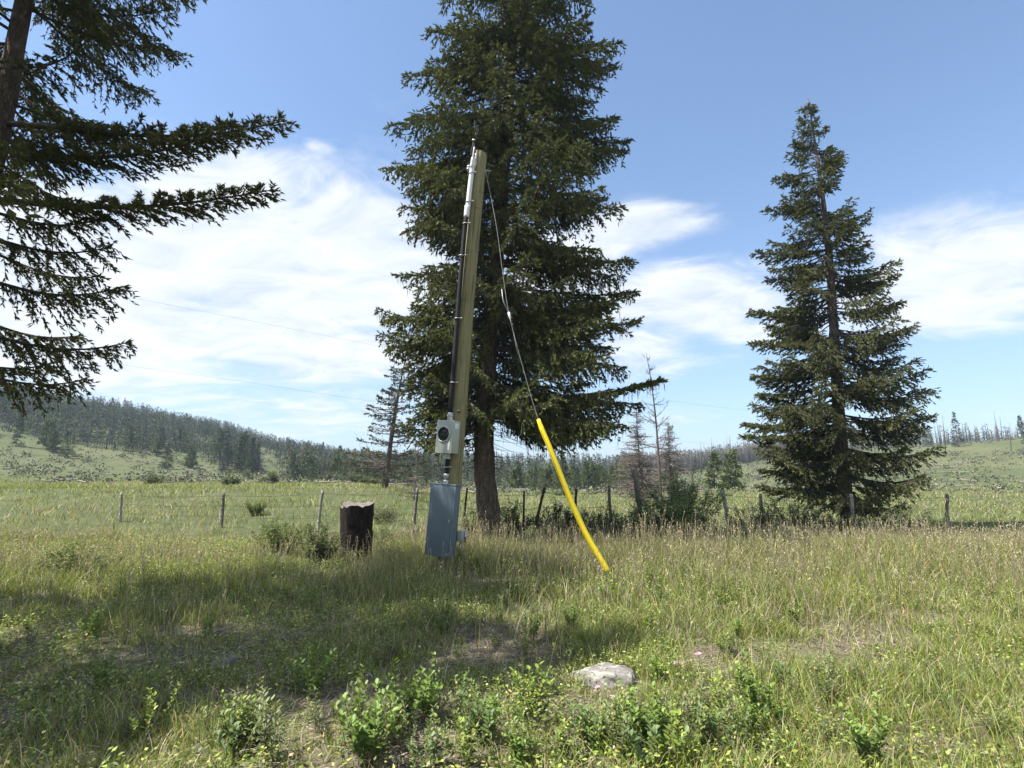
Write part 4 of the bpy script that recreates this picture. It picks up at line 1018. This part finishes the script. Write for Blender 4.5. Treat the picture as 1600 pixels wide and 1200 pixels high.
for q, (px, Y, w_, h_, lab) in enumerate([(430, 60, 3, 1.2, 'low grey bush farther up the left meadow'), (560, 66, 3.6, 1.4, 'grey green bush before the left wood'), (520, 80, 4, 1.8, 'tall grey green bush at the edge of the left wood'), (370, 45, 1.9, .8, 'olive bush low in the left meadow'), (585, 50, 2.4, .9, 'brownish bush beside the half dead spruce'),
      (395, 98, 4, 1.6, 'grey bush at the foot of the left hill clump'), (250, 50, 3, 1.2, 'grey bush behind the near left spruce'), (880, 60, 2.4, .6, 'low bush in the middle of the right meadow'), (1300, 60, 3, 1.1, 'olive bush on the slope beyond the right spruce')]):
    shrub(lab, px, Y, w_, h_, 1300, .13, *(GG if q % 2 else OLIVE), 30+q)

# ------------------------------------------------------------------ low leafy plants in the front
def plant_geo(seed, h_, nst, ls, colA=(.055, .095, .022), colB=(.16, .23, .05)):
    r = np.random.default_rng(seed); st = Geo(); lf = Geo()
    for k_ in range(nst):
        th = r.uniform(0, 6.28); lean = r.uniform(.05, .55); H_ = h_*r.uniform(.5, 1.05); t = np.linspace(0, 1, 6)[:, None]
        e = np.array([math.cos(th)*lean*H_, math.sin(th)*lean*H_, H_]); b0_ = np.array([math.cos(th), math.sin(th), 0])*r.uniform(0, .09)
        pth = b0_+e*t; pth[:, :2] = b0_[:2]+e[:2]*t**1.4; pth[1:] += r.normal(0, .006, (5, 3))
        add_segs(st, pth[:-1], pth[1:], np.linspace(.0026, .0012, 5), np.linspace(.0022, .001, 5), np.array([.12, .09, .05]))
        m_ = int(H_/.036)+3; u = np.linspace(.22, 1, m_); A = path_interp(pth, u)
        for sg in (-1, 1):
            ph = (np.arange(m_) % 2)*1.57+r.uniform(0, 3)+r.normal(0, .3, m_)
            D = np.stack([np.cos(ph)*sg, np.sin(ph)*sg, .25+.5*u+r.normal(0, .15, m_)], 1)
            N = np.stack([-np.cos(ph)*sg*.4, -np.sin(ph)*sg*.4, np.ones(m_)], 1)+r.normal(0, .25, (m_, 3))
            mv = np.clip(u*.75+r.normal(0, .2, m_), 0, 1)[:, None]; C = (np.array(colA)*(1-mv)+np.array(colB)*mv)*(.8+.4*r.random((m_, 1)))
            yl = r.random(m_) < .03; C[yl] = np.array([.30, .22, .07])*r.uniform(.4, 1.2, (int(yl.sum()), 1))
            s_ = ls*(.55+.6*r.random(m_))*(1.15-.35*u)
            add_leaves(lf, A+norm(D)*.004, D, N, s_, s_*(.40 if seed in (52, 55) else .66), C, .16)
    return st, lf
PT = []
for q in range(7):
    root = empty('leafy_plant', (0, 0, 0)); st, lf = plant_geo(50+q, .20+.04*q, 4+q, .040+.002*q, *[((.045, .085, .022), (.13, .20, .045)), ((.065, .115, .022), (.20, .28, .05)), ((.08, .11, .04), (.21, .25, .09)), ((.05, .09, .03), (.15, .21, .07)), ((.075, .12, .02), (.24, .30, .05)), ((.09, .11, .05), (.19, .22, .10)), ((.06, .11, .022), (.18, .26, .05))][q])
    st.build('stems', M_twig, root); lf.build('leaves', M_leaf, root); PT.append(root)
r = np.random.default_rng(90)
def gpix(px, py):
    d = ray(px, py); x, y = 0, 5
    t = EYE/-d.z
    for _ in range(8): x, y = d.x*t, d.y*t; t = (EYE-float(gz(x, y)))/-d.z
    return d.x*t, d.y*t
spots = []
for (cx_, cy_, sx_, sy_, n_) in [(630, 1120, 75, 45, 26), (700, 1170, 80, 30, 12), (800, 1150, 60, 35, 14), (930, 1160, 90, 30, 22), (1020, 1140, 60, 30, 8), (380, 1180, 30, 30, 14), (400, 1130, 30, 20, 3),
                                (720, 1010, 60, 35, 22), (690, 960, 40, 15, 6), (870, 960, 70, 25, 18), (1000, 990, 60, 30, 14), (1050, 1040, 50, 25, 12), (1180, 1010, 50, 60, 8), (1110, 1090, 60, 40, 7),
                                (500, 910, 25, 12, 8), (740, 1190, 200, 15, 12), (1150, 1170, 90, 25, 8), (250, 1120, 120, 60, 16), (1380, 1080, 120, 80, 18), (120, 1050, 80, 60, 8), (560, 1180, 50, 20, 6), (1150, 920, 90, 25, 22), (830, 1100, 50, 12, 5), (760, 930, 120, 25, 26), (950, 940, 110, 30, 26), (1050, 1000, 120, 50, 26), (600, 950, 120, 30, 16), (480, 1120, 60, 60, 9), (1200, 1100, 60, 60, 12), (1120, 1150, 90, 40, 26), (1020, 1180, 60, 18, 14), (900, 1185, 60, 15, 12), (1060, 1070, 60, 20, 10)]:
    for _ in range(int(n_*.62+.5)): spots.append((r.normal(cx_, sx_*.9), min(1230, r.normal(cy_, sy_*.8))))
used = [False]*7
for (px, py) in spots:
    if py < 850 or (abs(px-945) < 52 and 1020 < py < 1135) or (1040 < px < 1110 and 1020 < py < 1120): continue
    k_ = int(r.integers(0, 7)); c = PT[k_] if not used[k_] else copy_tree(PT[k_]); used[k_] = True
    x, y = gpix(px, py); c.location = (x, y, float(gz(x, y))); c.rotation_euler = (0, 0, r.uniform(0, 6.28)); s_ = r.uniform(.45, 1.02)*(1.0 if py > 1080 else .85); c.scale = (s_, s_, s_)
    tag(c, 'low leafy shrub seedling with small oval leaves in the front grass', 'plant', 'leafy seedlings in the grass')
for k_ in range(7):
    if not used[k_]:
        PT[k_].location = (0, -3, 0); tag(PT[k_], 'low leafy shrub seedling with small oval leaves in the front grass', 'plant', 'leafy seedlings in the grass')

# wild rose blossoms
def flower(px, py, label, sz=.022):
    x, y = gpix(px, py+14); z = float(gz(x, y)); hh = float(P(px, py, y).z)-z; hh = max(.1, hh)
    root = empty('wild_rose', (x, y, z), label, 'flower'); r_ = np.random.default_rng(int(px)); g = Geo()
    add_tube(g, [(0, 0, 0), (.01, 0, hh*.5), (0, 0, hh)], .002, 5, col=np.array([.08, .10, .03])); g.build('stem', M_twig, root)
    g = Geo(); th = np.arange(5)/5*6.28+r_.uniform(0, 1); D = np.stack([np.cos(th), np.sin(th)*.8-.35, .35+.3*np.sin(th+2)], 1)
    add_leaves(g, np.tile([[0, 0, hh]], (5, 1)).astype(float), D, np.tile([[0, -.6, .8]], (5, 1)), sz, sz*.95, np.array([.60, .36, .52])); g.build('petals', M_petal, root)
    g = Geo(); add_tube(g, [(0, -.003, hh), (0, -.008, hh+.004)], .004, 8, col=np.array([.5, .4, .06])); g.build('centre', M_petal, root)
flower(934, 1083, 'deep pink rose blossom just under the boulder', .022); flower(957, 1100, 'pink rose blossom below and right of the boulder', .024)
flower(1067, 1044, 'pale pink rose blossom, brightest of the three beside each other', .030); flower(1057, 1043, 'pale pink rose blossom left of the brightest one', .024); flower(1079, 1039, 'small pale rose blossom between the brightest and the highest')
flower(1092, 1028, 'largest pale lilac rose blossom, highest of all', .034)

# ------------------------------------------------------------------ grass
def blades(g, x, y, h, wd, col, lean=.35, r=None, seg=3, flop=None):
    n = len(x); z = gz(x, y); th = r.uniform(0, 6.28, n); L = lean*(.2+1.1*r.random(n)) if flop is None else flop
    dx = np.cos(th); dy = np.sin(th); b0_ = np.stack([x, y, z-.01], 1)
    fa = r.uniform(0, 6.28, n); s = np.stack([np.cos(fa), np.sin(fa), np.zeros(n)], 1)
    rows = []
    for k_ in range(seg+1):
        t = k_/seg; off = L*t**1.8
        c = b0_+np.stack([dx*off*h, dy*off*h, h*t*(1-.35*L*t)], 1)
        wq = wd*(1-t**1.6)
        rows.append((c-s*wq[:, None]*.5, c+s*wq[:, None]*.5) if k_ < seg else (c,))
    V = np.stack([q for rw in rows for q in rw], 1); m_ = V.shape[1]; o_ = np.arange(n)[:, None]*m_
    Fq = [o_+np.array([2*k_, 2*k_+1, 2*k_+3, 2*k_+2]) for k_ in range(seg-1)]
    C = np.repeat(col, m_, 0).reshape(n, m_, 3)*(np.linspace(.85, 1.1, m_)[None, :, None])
    n0 = g.n; g.add(V.reshape(-1, 3), np.concatenate(Fq), C.reshape(-1, 3)); g.F[3].append(o_+np.array([2*seg-2, 2*seg-1, 2*seg])+n0)
def field(n, y0, y1, r, wide=.99):
    "even over the area of the wedge the camera could see"
    y = np.sqrt(r.uniform(y0*y0, y1*y1, n)); x = y*r.uniform(-wide, wide, n); return x, y
G1 = np.array([.130, .185, .034]); G2 = np.array([.245, .28, .060]); ST = np.array([.40, .345, .215]); PU = np.array([.27, .225, .17]); GY = np.array([.20, .225, .12]); OR_ = np.array([.33, .24, .08])
def gcols(r, n, wts):
    pal = np.stack([G1, G2, ST, PU, GY, OR_]); wts = np.array(wts, float); cs = np.cumsum(wts, -1) if wts.ndim == 2 else np.tile(np.cumsum(wts), (n, 1))
    cs = cs/cs[:, -1:]; k_ = (r.random((n, 1)) > cs).sum(1); return pal[np.minimum(k_, 5)]*(.42+1.0*r.random((n, 1)))*(1+r.normal(0, .05, (n, 3)))
def clustered(x, y, r, sig): 
    m_ = max(1, len(x)//7); i_ = r.integers(0, m_, len(x)); return x[i_]+r.normal(0, sig, len(x)), y[i_]+r.normal(0, sig, len(x))
r = np.random.default_rng(123)
# short turf and tufts near the camera
g = Geo(); x, y = field(330000, 2.6, 9.5, r); x, y = clustered(x, y, r, .035)
d_ = fbm(x, y, 1.3, 2, 3); keep = (r.random(len(x)) < sst(d_, .36, .64)*.72+.05)&(np.hypot((x-.82)/.25, (y-4.76)/.27) > 1); x = x[keep]; y = y[keep]; d_ = d_[keep]
rgt = sst(x/y, -.05, .25); wt_ = np.stack([.32+.1*rgt, .30+.12*rgt, .26-.08*rgt, .05+0*x, .12+0*x, .02+.03*rgt], 1)
h = (.035+.13*r.random(len(x))**1.6)*(.45+1.0*d_)*(1+.5*rgt)*(1+.35*sst(y, 6, 9))
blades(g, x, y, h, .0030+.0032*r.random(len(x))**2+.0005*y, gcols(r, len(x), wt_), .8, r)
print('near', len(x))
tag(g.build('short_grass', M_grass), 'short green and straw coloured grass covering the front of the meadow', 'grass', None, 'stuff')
# taller stems, with seed heads, thicker between 7 and 14 m
g = Geo(); x, y = field(150000, 3.4, 15.5, r); x, y = clustered(x, y, r, .045)
u_ = x/y; dens_ = np.interp(y, [3.4, 6, 7.5, 9, 10.5, 15.5], [.04, .10, .30, .7, 1.0, 1.0])*(1+.7*sst(x/y, -.02, .2)*sst(9.5-y, 0, 2))*(.45+.9*sst(fbm(x, y, .8, 31, 3), .35, .6))*np.interp(u_, [-.5, -.2, .1, .4], [.85, .9, 1.0, 1.1])
dens_ *= 1-.93*np.exp(-(((x+1.15)/.28)**2+((y-9.35)/.55)**2))
dens_ *= 1-.8*np.exp(-(((x-1.65)/.35)**2+((y-5.0)/.6)**2))
dens_ *= 1-.65*np.exp(-(((u_+.02)/.22)**2+((y-7.2)/1.3)**2))
keep = (r.random(len(x)) < dens_)&(np.hypot((x-.82)/.34, (y-4.6)/.5) > 1); x = x[keep]; y = y[keep]; u_ = u_[keep]
h = np.interp(y, [3.4, 6, 9, 11, 12.3, 13.5, 15.5], [.24, .28, .44, .50, .42, .31, .27])*(.72+.56*vnoise(x, y, .9, 8))*(.55+.75*r.random(len(x)))*(.55+.9*fbm(x, y, 1.6, 77, 3))
h *= 1-.5*sst(-u_, .16, .26)*sst(y, 8.5, 10.5)
nl_ = len(x); warm = fbm(x, y, .6, 55, 3); wt_ = np.stack([.24+0*x, .30+.14*(u_ > .25), .11+.16*warm, .06+.5*sst(warm, .46, .64)*(u_ > -.1), .34+0*x, .02+.10*sst(u_, .42, .5)], 1)
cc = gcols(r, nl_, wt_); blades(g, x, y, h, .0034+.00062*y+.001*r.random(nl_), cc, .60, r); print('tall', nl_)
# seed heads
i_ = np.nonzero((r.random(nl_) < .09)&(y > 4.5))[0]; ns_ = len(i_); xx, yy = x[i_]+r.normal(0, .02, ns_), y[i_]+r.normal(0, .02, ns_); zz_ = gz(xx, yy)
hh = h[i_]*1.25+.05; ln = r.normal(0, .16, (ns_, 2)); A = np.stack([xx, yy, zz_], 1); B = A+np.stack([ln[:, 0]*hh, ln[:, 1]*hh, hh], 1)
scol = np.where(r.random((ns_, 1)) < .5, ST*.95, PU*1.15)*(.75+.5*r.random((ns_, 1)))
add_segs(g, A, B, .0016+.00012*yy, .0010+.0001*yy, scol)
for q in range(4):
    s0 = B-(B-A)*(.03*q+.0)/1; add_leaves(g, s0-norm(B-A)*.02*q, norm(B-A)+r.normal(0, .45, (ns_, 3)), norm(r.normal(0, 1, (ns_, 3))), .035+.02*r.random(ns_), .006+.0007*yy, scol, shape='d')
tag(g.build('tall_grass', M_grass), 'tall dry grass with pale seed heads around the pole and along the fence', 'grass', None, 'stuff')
# litter: dead straw lying flat
g = Geo(); x, y = field(60000, 2.8, 9.5, r); k_ = r.random(len(x)) < .35+.9*(1-sst(fbm(x, y, 1.3, 2, 3), .35, .6)); x = x[k_]; y = y[k_]; n_ = len(x)
z = gz(x, y)+.004+.02*r.random(n_); th = r.uniform(0, 6.28, n_); D = np.stack([np.cos(th), np.sin(th), r.normal(0, .13, n_)], 1)
lc = np.array([.40, .35, .26])*(.35+.9*r.random((n_, 1))**1.2); add_leaves(g, np.stack([x, y, z], 1), D, np.tile([[0, 0, 1.]], (n_, 1)), .05+.16*r.random(n_)**2, .004+.006*r.random(n_), lc, shape='d')
tag(g.build('dead_straw', M_grass), 'dead straw and litter lying between the grass tufts', 'straw', None, 'stuff')
# creeping leaves between the tufts
g = Geo(); x, y = field(210000, 2.8, 13.2, r); x, y = clustered(x, y, r, .05); k_ = (r.random(len(x)) < sst(fbm(x, y, 1.1, 61, 3), .40, .62))&(np.hypot((x-.82)/.27, (y-4.72)/.30) > 1); x = x[k_]; y = y[k_]; n_ = len(x)
z = gz(x, y)+.015+(.05+.17*fbm(x, y, 2.3, 15, 2)+.34*sst(y, 7, 10)*fbm(x, y, 1.1, 25, 2))*r.random(n_); C = gcols(r, n_, [.5, .42, .03, .01, .06, .01])*1.15
add_leaves(g, np.stack([x, y, z], 1), norm(r.normal(0, 1, (n_, 3))*[1, 1, .4]), norm(r.normal(0, .45, (n_, 3))+[0, 0, 1]), .018+.024*r.random(n_)**1.5, .012+.010*r.random(n_), C, shape='d')
tag(g.build('ground_cover', M_leaf), 'small leaved ground cover among the grass', 'ground cover', None, 'stuff')
# meadow beyond the fence
g = Geo(); x, y = field(190000, 14, 78, r, 1.0); k_ = r.random(len(x)) < np.interp(y, [15, 25, 45, 75], [1, .9, .45, .28]); x = x[k_]; y = y[k_]; x, y = clustered(x, y, r, .25)
n_ = len(x); f_ = fbm(x, y, .25, 91, 3); wt_ = np.stack([.22+.0*x, .36+0*x, .16+.9*sst(f_, .5, .66)+.5*(1-sst(y, 15, 20)), .04+.2*sst(f_, .55, .7)+.08*(1-sst(y, 15, 19)), .26+0*x, .03+0*x], 1)
blades(g, x, y, (.13+.22*r.random(n_)**1.3)*(.6+.9*fbm(x, y, .4, 19, 2)), .006+.00072*y, gcols(r, n_, wt_)*.92, .9, r, 2); print('meadow', n_)
tag(g.build('meadow_grass', M_grass), 'yellow green meadow grass behind the fence', 'grass', None, 'stuff')
# fallen sticks
r = np.random.default_rng(44)
for q, (xa, ya, xb, yb, lab) in enumerate([(376, 1067, 432, 1051, 'pale fallen stick at the left below the stones'), (437, 1070, 492, 1091, 'pale fallen stick pointing down to the right near the left side'), (560, 1052, 600, 1075, 'short fallen twig left of the front seedlings')]):
    a_ = gpix(xa, ya); b_ = gpix(xb, yb); A = np.array([a_[0], a_[1], float(gz(*a_))+.04]); B = np.array([b_[0], b_[1], float(gz(*b_))+.03]); t = np.linspace(0, 1, 8)[:, None]
    pth = A*(1-t)+B*t; pth[1:-1] += r.normal(0, .006, (6, 3)); g = Geo(); add_tube(g, pth-A, np.linspace(.006, .003, 8), 6, col=np.array([.34, .31, .28])); s_ = g.build('fallen_stick', M_twig); s_.location = A; tag(s_, lab, 'stick')

# thin summer haze
hm = bpy.data.materials.new('thin_haze'); hm.use_nodes = True; ht = hm.node_tree; ht.nodes.clear()
hv = ht.nodes.new('ShaderNodeVolumePrincipled'); hv.inputs['Density'].default_value = .0004; hv.inputs['Color'].default_value = (.62, .78, 1.0, 1); hv.inputs['Anisotropy'].default_value = .2
ho = ht.nodes.new('ShaderNodeOutputMaterial'); ht.links.new(hv.outputs[0], ho.inputs['Volume'])
bm_ = Geo(); bmesh_box(bm_, -2700, 2700, -2700, 2700, -8, 42, .5)
hz_ = bm_.build('haze', hm); tag(hz_, 'thin summer haze over the meadow', 'haze', None, 'stuff')
S.cycles.volume_bounces = 0; S.cycles.volume_step_rate = 20; S.cycles.volume_max_steps = 32

S.render.engine = 'CYCLES'
S.cycles.max_bounces = 6; S.cycles.diffuse_bounces = 3; S.cycles.transparent_max_bounces = 4
